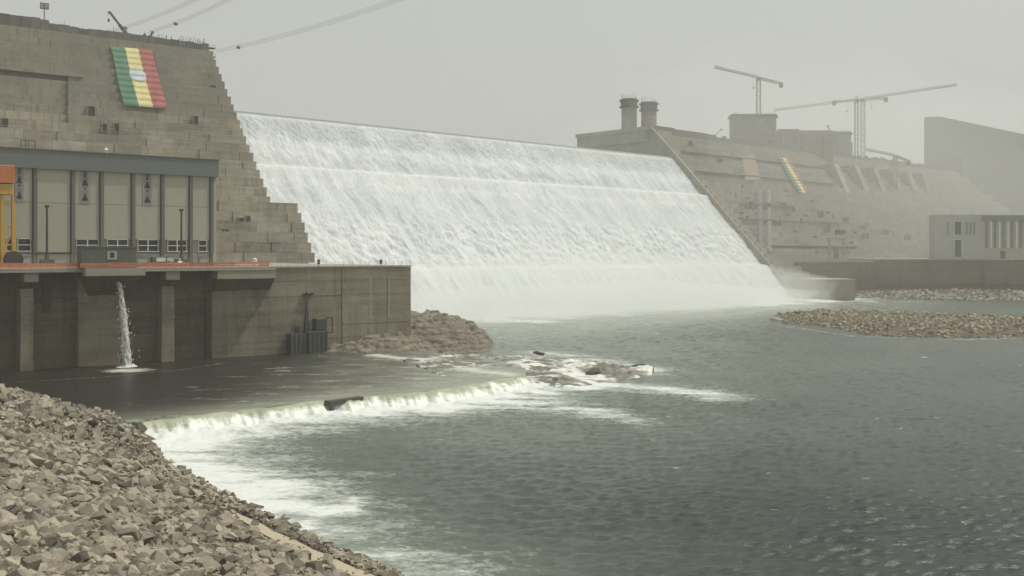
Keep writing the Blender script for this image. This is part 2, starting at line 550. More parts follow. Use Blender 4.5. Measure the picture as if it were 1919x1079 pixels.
def seg_dist(X, Y, pts):
    best = np.full(X.shape, 1e9); par = np.zeros(X.shape)
    acc = 0.0
    for a, b in zip(pts[:-1], pts[1:]):
        d = b - a; L2 = d @ d
        t = np.clip(((X - a[0]) * d[0] + (Y - a[1]) * d[1]) / L2, 0, 1)
        q = np.hypot(X - a[0] - t * d[0], Y - a[1] - t * d[1])
        m = q < best
        best = np.where(m, q, best)
        par = np.where(m, acc + t * math.sqrt(L2), par)
        acc += math.sqrt(L2)
    return best, par, acc
def px_line(*p, z=RIVER):
    return np.array([water_pt(x, y, z) for x, y in p])

# river surface: rows and columns get coarser with distance
yy = [52.0]
while yy[-1] < 760: yy.append(yy[-1] * 1.0047)
yy = np.array(yy)
aa = np.linspace(-0.64, 0.64, 620)
Yg = np.repeat(yy[:, None], len(aa), 1)
Xg = yy[:, None] * aa[None, :]
def waves(X, Y, amp):
    z = 0.0
    r2 = np.random.default_rng(5)
    for lam, a, n in ((7.0, .018, 6), (3.4, .024, 10), (1.9, .020, 14), (1.2, .0135, 16)):
        for _ in range(n):
            th = r2.normal(-1.35, 0.42)
            kx, ky = math.cos(th) * 6.283 / lam, math.sin(th) * 6.283 / lam
            ph = r2.uniform(0, 6.283)
            s = np.sin(kx * X + ky * Y + ph + 2.2 * pnoise(X * .035, Y * .035, ph) + 1.2 * pnoise(X * .12, Y * .12, ph))
            z = z + a * (np.exp(0.9 * s) - 1.2)
    return z * amp
Zw = waves(Xg, Yg, 1.0 * (1 + 0.35 * fbm(Xg * .02, Yg * .03, 2.0, 2)))
Zw = Zw - Zw.mean() + 0.10 * fbm(Xg * .06, Yg * .08, 0.3, 3)
FOAM_LINES = [
    (px_line((255, 832), (330, 815), (420, 800), (540, 783), (660, 770), (780, 755), (900, 735), (1000, 722)), 13.0, 1.2),
    (px_line((280, 850), (330, 878), (430, 930)), 13.0, 0.85),
    (px_line((430, 920), (520, 960), (600, 1000), (680, 1040), (800, 1080)), 9.0, 0.5),
    (px_line((330, 880), (430, 915), (500, 950)), 6.0, 0.35),
    (px_line((900, 735), (1020, 722), (1120, 722), (1200, 725), (1290, 733), (1345, 742)), 7.0, 0.85),
    (px_line((700, 765), (850, 765), (980, 760), (1080, 772)), 7.0, 0.5),
    (px_line((960, 745), (1050, 755), (1140, 775), (1190, 790)), 5.0, 0.42),
    (px_line((1000, 660), (1080, 668), (1160, 682), (1215, 692)), 7.0, 0.65),
    (px_line((1110, 700), (1215, 697)), 5.0, 0.9),
    (px_line((560, 985), (610, 960), (655, 955), (665, 935)), 1.4, 0.42),
    (px_line((1480, 612), (1600, 630), (1800, 636), (1919, 634)), 3.0, 0.3),
]
foam = np.zeros_like(Xg)
streaky = fbm(Xg * .07 + 0.05 * Yg, Yg * .22, 1.0, 4)
for ln, wd, st in FOAM_LINES:
    d, pr, tot = seg_dist(Xg, Yg, ln)
    foam += st * np.exp(-(d / wd) ** 1.5) * (0.85 + 0.55 * streaky)
# churned water below the spillway
sx = (Xg - SF.o[0]) * SF.d[0] + (Yg - SF.o[1]) * SF.d[1]
sy = (Xg - SF.o[0]) * SF.n[0] + (Yg - SF.o[1]) * SF.n[1]
ds = -sy - 98
inside = sstep(-30, 5, sx) * (1 - sstep(352, 392, sx - 0.25 * ds))
foot = (1 - sstep(14, 58, ds + 26 * fbm(Xg * .03, Yg * .045, 4.0, 5))) * inside
foam += 1.25 * foot
spread = (1 - sstep(40, 150, ds)) * inside
foam += 0.30 * spread * (0.6 + streaky)
caps = np.clip(fbm(Xg * .25, Yg * .5, 7.0, 3) - 0.86, 0, 1) * 2.4
foam += caps * sstep(75, 130, Yg) * (Xg > -20)
foam = np.clip(foam, 0, 1.4)
Zw = Zw * (1 - 0.5 * np.clip(foot, 0, 1)) + 1.6 * np.clip(foot, 0, 1) * (0.4 + 0.8 * np.abs(fbm(Xg * .12, Yg * .12, 3.0, 3)))
weir_d, _, _ = seg_dist(Xg, Yg, FOAM_LINES[0][0])
Zw += np.exp(-(weir_d / 7) ** 2) * (0.75 + 0.85 * fbm(Xg * .25, Yg * .25, 9.0, 4))
shal_sheen = np.clip(0.75 * spread + 0.9 * np.exp(-(seg_dist(Xg, Yg, bank_line[3:])[0] / 9)) + 0.35 * np.clip(foam, 0, 1)
               + 0.58 * sstep(75, 230, Yg) * (1 - .45 * sstep(20, 110, Xg)) + .14 * (1 - sstep(-10, 40, Xg)) + 0.10 * fbm(Xg * .01, Yg * .02, 5.0, 3), 0, 1)  # farther water paler: its stronger sky reflection painted into the colour
river = np_mesh('river', np.stack([Xg, Yg, RIVER + Zw], -1), grid_faces(len(yy), len(aa)), M['river'], smooth=True,
                attrs={'foam': foam, 'shallow_sheen': shal_sheen})
tag(river, 'grey green choppy river with white foam below the weir', kind='structure')

# tail pool behind the weir, 2.5 m higher than the river
lip = weir
res = 1.0
edge_far = [LF.w(-70, 0.6)[:2], LF.w(108, 0.6)[:2]]
ncol, nrow = 260, 150
t = np.linspace(0, 1, ncol)
def polyline_at(pts, t):
    pts = np.asarray(pts, float)
    seg = np.hypot(*np.diff(pts, axis=0).T)
    c = np.concatenate([[0], np.cumsum(seg)]) / seg.sum()
    return np.stack([np.interp(t, c, pts[:, 0]), np.interp(t, c, pts[:, 1])], -1)
near = np.array([water_pt(-420, 760, 0), water_pt(-60, 770, 0), water_pt(110, 805, 0)] + [tuple(p) for p in weir])
tn = polyline_at(near, t)
far = polyline_at(np.array([LF.w(-110, 0.6)[:2], LF.w(60, 0.6)[:2], LF.w(96, 0.6)[:2], water_pt(905, 668, 0), water_pt(985, 690, 0)]), t)
r = np.linspace(0, 1, nrow) ** 1.15
P = tn[None] * (1 - r[:, None, None]) + far[None] * r[:, None, None]
PX, PY = P[..., 0], P[..., 1]
flowd = fbm(PX * .10 + PY * .03, PY * .32, 2.2, 4)
Zp = (0.10 * fbm(PX * .22, PY * .45, 1.1, 4) + 0.16 * fbm(PX * .10 + PY * .03, PY * .2, 6.1, 3)) * (.45 + .9 * sstep(-75, -35, PX))
lipd = seg_dist(PX, PY, weir)[0]
Zp = Zp * (1 - np.exp(-lipd / 1.5)) 
sx2 = np.interp(PX + 4 * fbm(PX * .05, PY * .08, 2.0, 3), [-58, -32, -8], [0, .55, 1])
pshal_sheen = np.clip(sx2 * 0.85 + 0.75 * np.exp(-(lipd / 9) ** 1.5) + 0.5 * flowd * sx2, 0, 1)  # flow term paints light ripple streaks into the colour
dj = seg_dist(PX, PY, px_line((225, 694), (255, 694), z=0))[0]
foam_glint = 0.85 * np.exp(-(dj / 3.6) ** 2) + 0.5 * np.clip(flowd - 0.15, 0, 1) * sstep(-85, -55, PX)  # flow term paints light ripple streaks in as foam
for ln, wd, st in [(px_line((705, 666), (760, 672), (800, 672), z=0), 2.5, .9), (px_line((780, 674), (850, 684), (900, 696), (960, 703), z=0), 3.2, 1.0),
                   (px_line((40, 716), (130, 710), (200, 706), (330, 694), (420, 680), z=0), 1.0, .22)]:
    foam_glint += st * np.exp(-(seg_dist(PX, PY, ln)[0] / wd) ** 1.5)
pool = np_mesh('tail_pool', np.stack([PX, PY, Zp], -1), grid_faces(nrow, ncol), M['pool'], smooth=True,
               attrs={'foam': np.clip(foam_glint, 0, 1.4), 'shallow_sheen': pshal_sheen})
tag(pool, 'dark still pool along the foot of the concrete wall', kind='structure')

# the weir: water curling over the lip down to the river
nu, nv = 420, 26
lp = polyline_at(weir, np.linspace(0, 1, nu))
_j = 1.3 * fbm(np.linspace(0, 11, nu), 3.0, 0.0, 4, .4) * sstep(0, .04, np.linspace(0, 1, nu)) * sstep(1, .96, np.linspace(0, 1, nu))
lp = lp + _j[:, None] * np.array([-.55, .83])
tang = np.gradient(polyline_at(weir, np.linspace(0, 1, nu)), axis=0)
for _ in range(60): tang[1:-1] = (tang[:-2] + 2 * tang[1:-1] + tang[2:]) / 4
tang = tang.copy(); tang /= np.linalg.norm(tang, axis=1)[:, None]
nrm = np.stack([tang[:, 1], -tang[:, 0]], -1)
vv = np.linspace(0, 1, nv)
wid = 3.4 + 2.0 * fbm(np.linspace(0, 26, nu), 0.0, 0.0, 4)
prof_h = vv ** 0.8
prof_z = -(vv ** 1.6)
VX = lp[None, :, 0] + nrm[None, :, 0] * prof_h[:, None] * wid[None]
VY = lp[None, :, 1] + nrm[None, :, 1] * prof_h[:, None] * wid[None]
bump = 0.16 * fbm(VX * .2, VY * .2, 3.3, 4, .5) * sstep(0.02, .3, vv)[:, None]
VZ = 0.03 + prof_z[:, None] * 2.7 + bump
VX = VX + nrm[None, :, 0] * bump * .8
VY = VY + nrm[None, :, 1] * bump * .8
wo_ = np_mesh('weir_cascade', np.stack([VX, VY, VZ], -1), grid_faces(nv, nu), M['weir'], smooth=True,
              attrs={'foam': np.clip(np.repeat(vv[:, None] ** np.clip(.9 + .7 * fbm(np.linspace(0, 18, nu), 7.0, 0.0, 3), .25, 2)[None, :], 1, 1) * 0.85 + 0.08, 0, 1)})
tag(wo_, 'green white water pouring over the low weir lip', kind='structure')
# a piece of weir sill standing clear of the water
b0, b1 = water_pt(610, 752, 0), water_pt(676, 743, 0)
sf = Frame(b0[0], b0[1], b1[0] - b0[0], b1[1] - b0[1])
LW = math.hypot(b1[0] - b0[0], b1[1] - b0[1])
sill = MB().box(0, LW, -0.9, 0.5, -0.75, 0.12).box(0, 0.8, -1.5, -.92, -2.2, 0.08).build('weir_sill', M['bed'], bevel=.08)
sill.location = (b0[0], b0[1], 0); sill.rotation_euler = (0, 0, sf.rz)
tag(sill, 'dark length of concrete weir sill standing clear of the pouring water', 'weir sill')

# wet rock shelf with broken white water between the pool and the river
nx, ny = 220, 110
s0 = polyline_at(np.array([water_pt(*p, -1.5) for p in ((880, 738), (985, 720), (1060, 722), (1130, 712), (1222, 696))]), np.linspace(0, 1, nx))
s1 = polyline_at(np.array([water_pt(*p, -1.5) for p in ((700, 664), (880, 660), (1000, 661), (1110, 672), (1226, 690))]), np.linspace(0, 1, nx))
rr = np.linspace(0, 1, ny)
Sg = s0[None] * (1 - rr[:, None, None]) + s1[None] * rr[:, None, None]
SX, SY = Sg[..., 0], Sg[..., 1]
q = np.linspace(0, 1, nx)[None, :]
dome = np.sin(np.pi * np.clip(rr, 0, 1))[:, None] ** 0.5
Zs = -3.6 + dome * (3.7 - 1.5 * q ** 1.5) + 0.75 * fbm(SX * .11, SY * .16, 5.5, 5) * dome + 0.35 * fbm(SX * .6, SY * .6, 1.5, 3) * dome
sfm = 0.46 + 0.30 * fbm(SX * .10, SY * .25, 8.8, 3) - 0.35 * sstep(.2, 1.0, Zs) + 0.15 * (1 - dome)
shelf = np_mesh('rock_shelf', np.stack([SX, SY, Zs], -1), grid_faces(ny, nx), M['shelf'], smooth=True, attrs={'foam': np.clip(sfm, 0, 1)})
tag(shelf, 'low wet rock shelf broken by white rapids in mid river', kind='structure')

# ------------------------------------------------------------------ spillway water
prof = np.array([(-75, 99.3), (-8, 99.2), (-3, 98.9), (0, 98.0), (3, 95.2), (8, 90.0), (25.5, 70.6), (26.6, 69.7), (31.4, 68.9), (33, 66.9), (36, 62.6), (55, 44.0),
                 (75.5, 21.0), (76.5, 20.2), (81, 19.4), (83, 17.2), (86, 13.2), (97, 1.6), (100, -1.0), (106, -3.2)])
sv = np.concatenate([np.linspace(-75, -6, 12), np.arange(-5.5, 106, 0.42)])
zv = np.interp(sv, prof[:, 0], prof[:, 1])
ker = np.array([1, 2, 1]) / 4.0
zs = zv.copy(); zs[1:-1] = np.convolve(zv, ker, 'valid'); zs[:13] = zv[:13]
uu = np.arange(-16, 349.6, 0.5)
U, S = np.meshgrid(uu, sv)
def band(a, b, c, d): return sstep(a, b, S) * (1 - sstep(c, d, S))
disp = (0.75 * band(1, 4, 12, 18) * fbm(U / 1.9 + .6 * pnoise(U / 9, S / 6), S / 2.2, 1.0, 3)
        + 1.0 * band(12, 18, 24, 28) * fbm(U / 6, S / 7, 2.0, 4)
        + 1.15 * band(32, 36, 52, 62) * fbm(U / 8 + .8 * pnoise(U / 16, S / 12, 8.0), S / 20, 3.0, 5) * (.55 + .7 * sstep(-.3, .5, pnoise(U / 28, S / 30, 5.0)))
        + 1.25 * band(50, 60, 74, 78) * fbm(U / 4.5, S / 3.6, 4.0, 4)
        + 1.0 * band(82, 86, 110, 120) * fbm(U / 4.5, S / 12, 5.0, 4)
        + 0.25 * band(27, 28.5, 31, 33) * fbm(U / 5, S / 3, 6.0, 3)
        + 1.2 * sstep(95, 103, S) * fbm(U / 7, S / 7, 7.0, 4))
# 1.2 m steps of the roller-compacted face showing through the upper sheet
stp = 0.0
Zf = np.repeat(zs[:, None], len(uu), 1) + 0.52 * (disp + stp)
Yf = -(S + 0.52 * (disp + stp))
S_keep = S
S = S + 3.2 * fbm(U / 8, S_keep / 7, 12.0, 4) * sstep(2, 9, S_keep) * (1 - np.exp(-((S_keep - 27) / 2.5) ** 2)) * (1 - np.exp(-((S_keep - 77.5) / 2.5) ** 2))
thin = band(0.5, 3, 10, 16) * 1.0 + 0.75 * band(15, 23, 25.5, 26.6) + 0.55 * band(35, 42, 50, 60) + 0.3 * band(84, 88, 95, 99)
thin = thin * (.75 + .6 * pnoise(U / 20, S_keep / 14, 3.0))
S = S_keep
fall = np_mesh('spillway_water', np.stack([U, Yf, Zf], -1), grid_faces(len(sv), len(uu)), M['fall'], smooth=True,
               attrs={'thin': thin, 'glassy': (1 - sstep(.2, 1.5, S)) * .8}, uv=np.stack([U, S], -1).reshape(-1, 2))
fall.location = (SF.o[0], SF.o[1], 0); fall.rotation_euler = (0, 0, SF.rz)
tag(fall, 'wide sheet of white water pouring down the stepped spillway', kind='structure')
body = MB().prism([(75, -9), (75, 97.5), (4, 97.5), (-26, 67), (-76, 16), (-100, -9)], -14, 348).build('spillway_dam', M['dam_far'])
body.location = fall.location; body.rotation_euler = fall.rotation_euler
tag(body, 'low concrete dam section hidden beneath the white spillway water', 'dam')

# ================================================================== NEAR DAM
near_dam = thing('concrete_dam', 'tall stepped concrete dam block carrying the large tricolour banner', 'dam', (LF.o[0], LF.o[1], 0), LF.rz)
XE, YC, ZC = 136.2, 234.5, 131.0
LIFT = 4.12
def face_y(z):
    """downstream face of the stepped dam, local y for the lift that starts at z"""
    if z > 46.4: return 157.5 + (z - 46.4) * (YC - 157.5) / (ZC - 46.4)
    return 115.9 + (z - DECK) * (133.5 - 115.9) / (46.4 - DECK)
zl = [DECK - 0.2]
while zl[-1] < 126.0: zl.append(zl[-1] + LIFT)
zl[-1] = 127.0
core = []
for i, (z0, z1) in enumerate(zip(zl[:-1], zl[1:])):
    y0 = face_y(z0 + 0.1)
    core += [(y0 + 3.6, z0), (y0 + 3.6, z1)]
core += [(262, 127), (262, -9), (119.5, -9)]
MB().prism(core, 8, XE - 1.0).build('core', M['dam'], near_dam)
rs = random.Random(3)
for i, (z0, z1) in enumerate(zip(zl[:-1], zl[1:])):
    y0 = face_y(z0 + 0.1)
    x = XE
    first = True
    while x > 10:
        wdt = rs.uniform(5, 7) if first else (rs.uniform(8.5, 16) if z0 < 92 else rs.uniform(16, 30))
        xa = max(8, x - wdt)
        rough = 0.10 if z0 > 105 else 0.38
        jit = rs.uniform(-rough, rough)
        XJ = LF.ray(128, 200, y0)[0]
        inrec = (83 < z0 + 2 < 104) and xa < XJ
        if inrec:
            if xa < XJ - .5 and x > XJ + .5: xa = XJ; inrec = False
            else: jit = 2.6
        block('concrete_block', M['dam_smooth' if z0 > 88 else 'dam'], near_dam, xa + .05, x - .05, y0 + jit, y0 + 5.5, z0 + .03, z1 - .03)
        x = xa
        first = False
# lintel added over the recess and jamb to cast the top shadow
yr = face_y(105.5)
block('shadow_lintel', M['dam'], near_dam, 8, 70.5, yr - 4.2, yr - 0.6, 104.2, 105.4)
# openings in the face, their inner shade painted as dark plates
def local_width(fr, px, Yw, dpx):
    X = (px - CX) / F * Yw
    return dpx * Yw * Yw / (F * (fr.d[0] * Yw - fr.d[1] * X))
def opening(parent, fr, px0, py0, px1, py1, yl, slope, z0, depth=0.3, mat='dam'):
    xc, y, zc = fr.ray((px0 + px1) / 2, (py0 + py1) / 2, yl, slope, z0)
    Yw = fr.w(xc, y)[1]
    hw = local_width(fr, (px0 + px1) / 2, Yw, px1 - px0) / 2
    hh = (py1 - py0) / F * Yw / 2
    xa, xb, za, zb = xc - hw, xc + hw, zc - hh, zc + hh
    m = MB()
    t = 0.22
    m.box(xa - t, xb + t, y - depth, y + 2.5, zb, zb + t).box(xa - t, xb + t, y - depth, y + 2.5, za - t, za)
    m.box(xa - t, xa, y - depth, y + 2.5, za, zb).box(xb, xb + t, y - depth, y + 2.5, za, zb)
    fo = m.build('opening_frame', M[mat], parent)
    block('opening_shade', M['dark'], fo, xa, xb, y + 0.2, y + 0.6, za, zb)  # dark plate stands in for the shade inside the opening
SLL = (YC - 157.5) / (ZC - 46.4)
for h in ((165, 199, 178, 221), (192, 232, 200, 246), (214, 231, 223, 247), (3, 222, 15, 235), (363, 218, 371, 243), (397, 160, 404, 167)):
    opening(near_dam, LF, *h, 157.5 - 3.4, SLL, 46.4)
SLB = (133.5 - 115.9) / (46.4 - DECK)
for h in ((448, 408, 456, 424), (461, 405, 469, 424), (421, 430, 428, 443)):
    opening(near_dam, LF, *h, 115.9 - 1.2, SLB, DECK, 0.2)
# crest formwork
x = XE - 1
while x > 12:
    wdt = rs.uniform(3.0, 4.6)
    hh = 131.0 + rs.uniform(-.5, .3) + (1.6 if x < 66 else 0)
    block('formwork_panel', M['form'], near_dam, x - wdt + .08, x, YC - 4.2 + rs.uniform(-.15, .15), YC - 3.6, 126.7, hh)
    x -= wdt
MB().box(9, XE - 0.5, YC - 3.55, YC + 26, 127.02, 130.2).build('crest_slab', M['dam'], near_dam)
block('formwork_beam', M['form'], near_dam, 96, XE - 6, YC - 6.6, YC - 4.3, 125.4, 126.6)
# starter bars along the crest
m = MB()
for k in range(64):
    xx = rs.uniform(60, XE - 1) if k < 20 else rs.uniform(104, XE - 1)
    m.bar((xx, YC - 3 + rs.uniform(0, 3), 130.2), (xx + rs.uniform(-.2, .2), YC - 3, 131.3 + rs.uniform(.4, 2.6)), 0.12)
m.build('starter_bars', M['form'], near_dam)['kind'] = 'stuff'
m = MB()
for zz in (129.6, 125.2):
    m.box(XE - 1, XE + 3.2, YC - 3, YC + 1, zz, zz + .25)
    for xx in (XE + .2, XE + 1.7, XE + 3.1): m.bar((xx, YC - 3, zz), (xx, YC - 3, zz + 1.5), .12)
    m.bar((XE - 1, YC - 3, zz + 1.4), (XE + 3.2, YC - 3, zz + 1.4), .12)
m.bar((XE + 3, YC - 2, 125.2), (XE - 1, YC - 2, 122.5), .2)
m.build('scaffold_platform', M['form'], near_dam)

# banner with three upright stripes and a pale blue disc
def banner(fr, corners, yl, slope, z0, name_label, nfold, sag=0.5, disc=True):
    """corners: photo points TL, TR, BR, BL on the face"""
    P = [Vector(fr.ray(px, py, yl, slope, z0)) for px, py in corners]
    base = (P[2] + P[3]) / 2
    root = thing('flag_banner', name_label, 'banner', fr.w(base.x, base.y, base.z), fr.rz)
    nr = nfold * 6
    def surf(a, b, off=0.0):
        p = P[0].lerp(P[1], a).lerp(P[3].lerp(P[2], a), b) - base
        ph = (b * nfold) % 1.0
        d = sag * (0.5 - abs(ph - 0.62) / 0.62) if ph < .62 else sag * (0.5 - (ph - .62) / .38)
        d += 0.12 * sag * math.sin(a * 23 + b * 9)
        return (p.x + 0.15 * math.sin(b * 7 + a * 2), p.y - d - off, p.z)
    def patch(name, mat, a0, a1, parent, inside=None, off=0.0, nc=10, rows=None):
        v, f = [], []
        rws = rows or [i / nr for i in range(nr + 1)]
        for b in rws:
            lo, hi = (a0, a1) if inside is None else inside(b)
            for j in range(nc + 1):
                v.append(surf(lo + (hi - lo) * j / nc, b, off))
        nvf = len(v)
        for b in rws:
            lo, hi = (a0, a1) if inside is None else inside(b)
            for j in range(nc + 1):
                q = surf(lo + (hi - lo) * j / nc, b, off)
                v.append((q[0], q[1] + 0.06, q[2]))
        n = nc + 1
        for i in range(len(rws) - 1):
            for j in range(nc):
                k = i * n + j
                f.append((k, k + n, k + n + 1, k + 1))
                k += nvf
                f.append((k, k + 1, k + n + 1, k + n))
        me = bpy.data.meshes.new(name); me.from_pydata(v, [], f); me.materials.append(mat)
        me.polygons.foreach_set('use_smooth', [True] * len(me.polygons))
        return link(bpy.data.objects.new(name, me), parent)
    patch('green_stripe', M['flag_green'], 0.0, 0.333, root)
    patch('yellow_stripe', M['flag_yellow'], 0.336, 0.662, root)
    patch('red_stripe', M['flag_red'], 0.665, 1.0, root)
    if disc:
        cb, rb, ra = 0.475, 0.105, 0.20
        rows = [cb - rb + 2 * rb * i / 24 for i in range(25)]
        def ell(b):
            h = ra * math.sqrt(max(0.0004, 1 - ((b - cb) / rb) ** 2))
            return 0.5 - h, 0.5 + h
        patch('blue_disc', M['flag_blue'], 0, 1, root, ell, 0.14, 10, rows)
    return root
banner(LF, ((207, 86), (284, 93), (314, 203), (232, 196)), 157.5 - 4.4, SLL, 46.4,
       'large green yellow and red striped banner with blue disc draped down the dam', 10, 0.85)

# ------------------------------------------------------------------ river wall and deck
wall = thing('river_wall', 'tall stained concrete river wall with piers below the orange barrier', 'river wall', (LF.o[0], LF.o[1], 0), LF.rz)
def lx(px, y=0.0, py=600): return LF.ray(px, py, y)[0]
MB().box(-95, lx(770) - 1.0, 6.0, 116, -9, DECK - 0.4).build('core', M['quay'], wall)
secs = [(-420, 37, 3.2), (37, 62, 3.2), (62, 147, 3.2), (147, 226, 0.0), (226, 302, 1.6), (302, 326, 1.6), (326, 392, 3.2), (397, 505, 0.0), (505, 640, 0.05), (640, 700, -0.05), (700, 770, 0.05)]
lifts = [-6, 3.5, 7.2, 11.2, 15.4, 19.6, 22.6]
for a, b, y in secs:
    xa, xb = lx(a), lx(b)
    n = max(1, int(round((xb - xa) / 13)))
    for i in range(n):
        for z0, z1 in zip(lifts[:-1], lifts[1:]):
            if z1 > 21 and b > 400: z1 = 23.2
            block('wall_panel', M['quay_sunlit' if (a > 390 or a == 147) else 'quay'], wall, xa + (xb - xa) * i / n + .03, xa + (xb - xa) * (i + 1) / n - .03,
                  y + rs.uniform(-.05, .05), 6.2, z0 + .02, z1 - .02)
# slot between recessed and flush parts
MB().box(lx(392), lx(397), 1.9, 6.1, -6, 23.0).build('slot_lining', M['quay'], wall)
for a, b in ((37, 62), (302, 326)):
    xa, xb = lx(a, -1.2), lx(b, -1.2)
    for z0, z1 in zip([-6, 6.0, 9.5, 17.2], [6.0, 9.5, 17.2, 19.0]):
        block('pier', M['quay_sunlit'], wall, xa + rs.uniform(0, .15), xb, -1.5 + rs.uniform(-.06, .06), 3.3, z0 + .02, z1 - .02)
    block('pier_cap', M['quay_pale'], wall, xa + 0.5, xb + 0.7, -3.6, 1.55, 20.6, 22.7)
# deck slab, edge beam and brackets
xr = lx(505)
block('deck_slab', M['quay_pale'], wall, -95, xr, -4.2, 116, 22.75, DECK)
block('deck_slab', M['quay_pale'], wall, xr + .02, lx(770), -0.25, 116, 23.25, DECK)
block('edge_beam', M['quay_pale'], wall, lx(397), xr, -4.0, -0.1, 20.6, 22.7)
MB().prism([(-3.6, 20.58), (-0.08, 20.58), (-0.08, 17.4)], lx(397), xr).build('corbel', M['quay'], wall)
# outlet platform bracket
MB().hexa([(lx(165), -0.1, 17.0), (lx(238), -0.1, 17.0), (lx(238), 0.5, 17.0), (lx(165), 0.5, 17.0)],
          [(lx(147), -6.8, 21.8), (lx(254), -6.8, 21.8), (lx(254), 0.5, 21.8), (lx(147), 0.5, 21.8)]).build('outlet_bracket', M['quay'], wall)
block('outlet_slab', M['quay_pale'], wall, lx(146), lx(256), -7.0, -4.25, 21.85, DECK - 0.02)
block('recess_opening', M['dark'], wall, lx(86), lx(101), 2.8, 3.3, 13.0, 20.0)
for px in (693, 727):
    block('pale_strip', M['quay_pale'], wall, lx(px), lx(px + 2.5), -0.12, 0.4, 8.5, 20.5)

# ------------------------------------------------------------------ water jet from the outlet
nj, nk = 120, 24
tj = np.linspace(0, 1, nj)
x_top, x_bot = lx(223, -5), lx(238, -7)
jx = x_top + (x_bot - x_top) * tj ** 0.75
jy = -4.6 - 2.4 * tj ** 0.6
jz = 20.3 - 20.3 * tj ** 1.15
rad = 0.38 + 0.68 * tj ** 0.7
th = np.linspace(0, 2 * np.pi, nk, endpoint=False)
TH, TJ = np.meshgrid(th, tj)
nzv = .7 * fbm(np.cos(TH) * 1.6 + 5, np.sin(TH) * 1.6, TJ * 7, 4) + .35 * fbm(np.cos(TH) * 4 + 5, np.sin(TH) * 4, TJ * 40, 2)
rr2 = rad[:, None] * (1 + 0.42 * nzv)
JV = np.stack([jx[:, None] + rr2 * np.cos(TH), jy[:, None] + rr2 * np.sin(TH) * .8, jz[:, None] + 0.2 * nzv], -1)
jf = []
for i in range(nj - 1):
    for j in range(nk):
        jf.append((i * nk + j, i * nk + (j + 1) % nk, (i + 1) * nk + (j + 1) % nk, (i + 1) * nk + j))
kj = NT('jet_water')
jn = kj.noise(kj.pos(), 1.0, 5, 0.75, sc=(3.0, 3.0, 0.7))
kj.surf(**{'Base Color': kj.mix(kj.ramp(jn, .38, .62), rgb(.22, .21, .17), rgb(.80, .80, .75)), 'Roughness': .5})
M['jet'] = kj.m
jet = np_mesh('outlet_jet', JV, np.array(jf), M['jet'], smooth=True)
jet.location = (LF.o[0], LF.o[1], 0); jet.rotation_euler = (0, 0, LF.rz)
tag(jet, 'thin white jet of water falling from the outlet into the pool', 'water jet')
# drops torn off the jet
r_j = np.random.default_rng(21)
nd_ = 420
td_ = r_j.random(nd_) ** .7
pd_ = np.stack([x_top + (x_bot - x_top) * td_ ** .75 + r_j.normal(0, 1, nd_) * (.3 + .75 * td_), -4.6 - 2.4 * td_ ** .6 + r_j.normal(0, .5, nd_), 20.3 - 20.3 * td_ ** 1.15], -1)
od_ = np.array([(1, 0, 0), (-1, 0, 0), (0, 1, 0), (0, -1, 0), (0, 0, 2.2), (0, 0, -2.2)]) 
fd_ = np.array([(0, 2, 4), (2, 1, 4), (1, 3, 4), (3, 0, 4), (2, 0, 5), (1, 2, 5), (3, 1, 5), (0, 3, 5)])
sd_ = r_j.uniform(.05, .15, nd_)
drops = np_mesh('spray_drops', (od_[None] * sd_[:, None, None] + pd_[:, None]).reshape(-1, 3), (fd_[None] + 6 * np.arange(nd_)[:, None, None]).reshape(-1, 3), M['fall'], jet)
drops['kind'] = 'stuff'
# splash mound
a_ = np.linspace(0, 2 * np.pi, 40); r_ = np.linspace(0, 1, 10)
A_, RR_ = np.meshgrid(a_, r_)
sz = 1.1 * (1 - RR_) ** 1.6 * np.clip(.6 + 1.5 * fbm(np.cos(A_) * RR_ * 4, np.sin(A_) * RR_ * 4, 1.0, 3), 0, 2) * sstep(1.0, .6, RR_) - .25 * RR_ ** 2 + .05
spl = np_mesh('splash', np.stack([x_bot + RR_ * 3.4 * np.cos(A_), -7.0 + RR_ * 2.2 * np.sin(A_), sz], -1), grid_faces(10, 40), M['fall'], jet, True)

# ------------------------------------------------------------------ powerhouse
YB = 20.0
def bx(px, py=400, y=YB): return LF.ray(px, py, y)[0]
def bz(px, py, y=YB): return LF.ray(px, py, y)[2]
hall = thing('powerhouse', 'long pale clad powerhouse hall with grey fascia beside the stepped dam', 'powerhouse', LF.w(0, YB, DECK), LF.rz)
H0, HT, HF = 0.0, 53.3 - DECK, 48.6 - DECK
XR = bx(405)
MB().box(-60, XR - .3, 0.5, 45, 0, HT - 0.4).build('wall', M['cladding'], hall)
MB().box(-60, XR + 0.5, -0.7, 46, HF, HT).build('fascia', M['fascia'], hall)
MB().box(-60, XR + 0.7, -0.95, 46.2, HT, HT + .25).build('roof_edge', M['rib'], hall)
ribs = [-75, -8, 66, 137, 191, 250, 305, 358, 397]
WZ0, WZ1 = bz(200, 470) - DECK, bz(200, 449) - DECK
seam = bz(200, 383) - DECK
for i, p in enumerate(ribs):
    xx = bx(p)
    MB().box(xx - .42, xx + .42, -.35, .5, WZ0 - 0.6, HF).build('wall_rib', M['rib'], hall)
    MB().cyl((xx - .62, -.2, 0.8), (xx - .62, -.2, HF), .13, n=8).build('downpipe', M['dark'], hall)
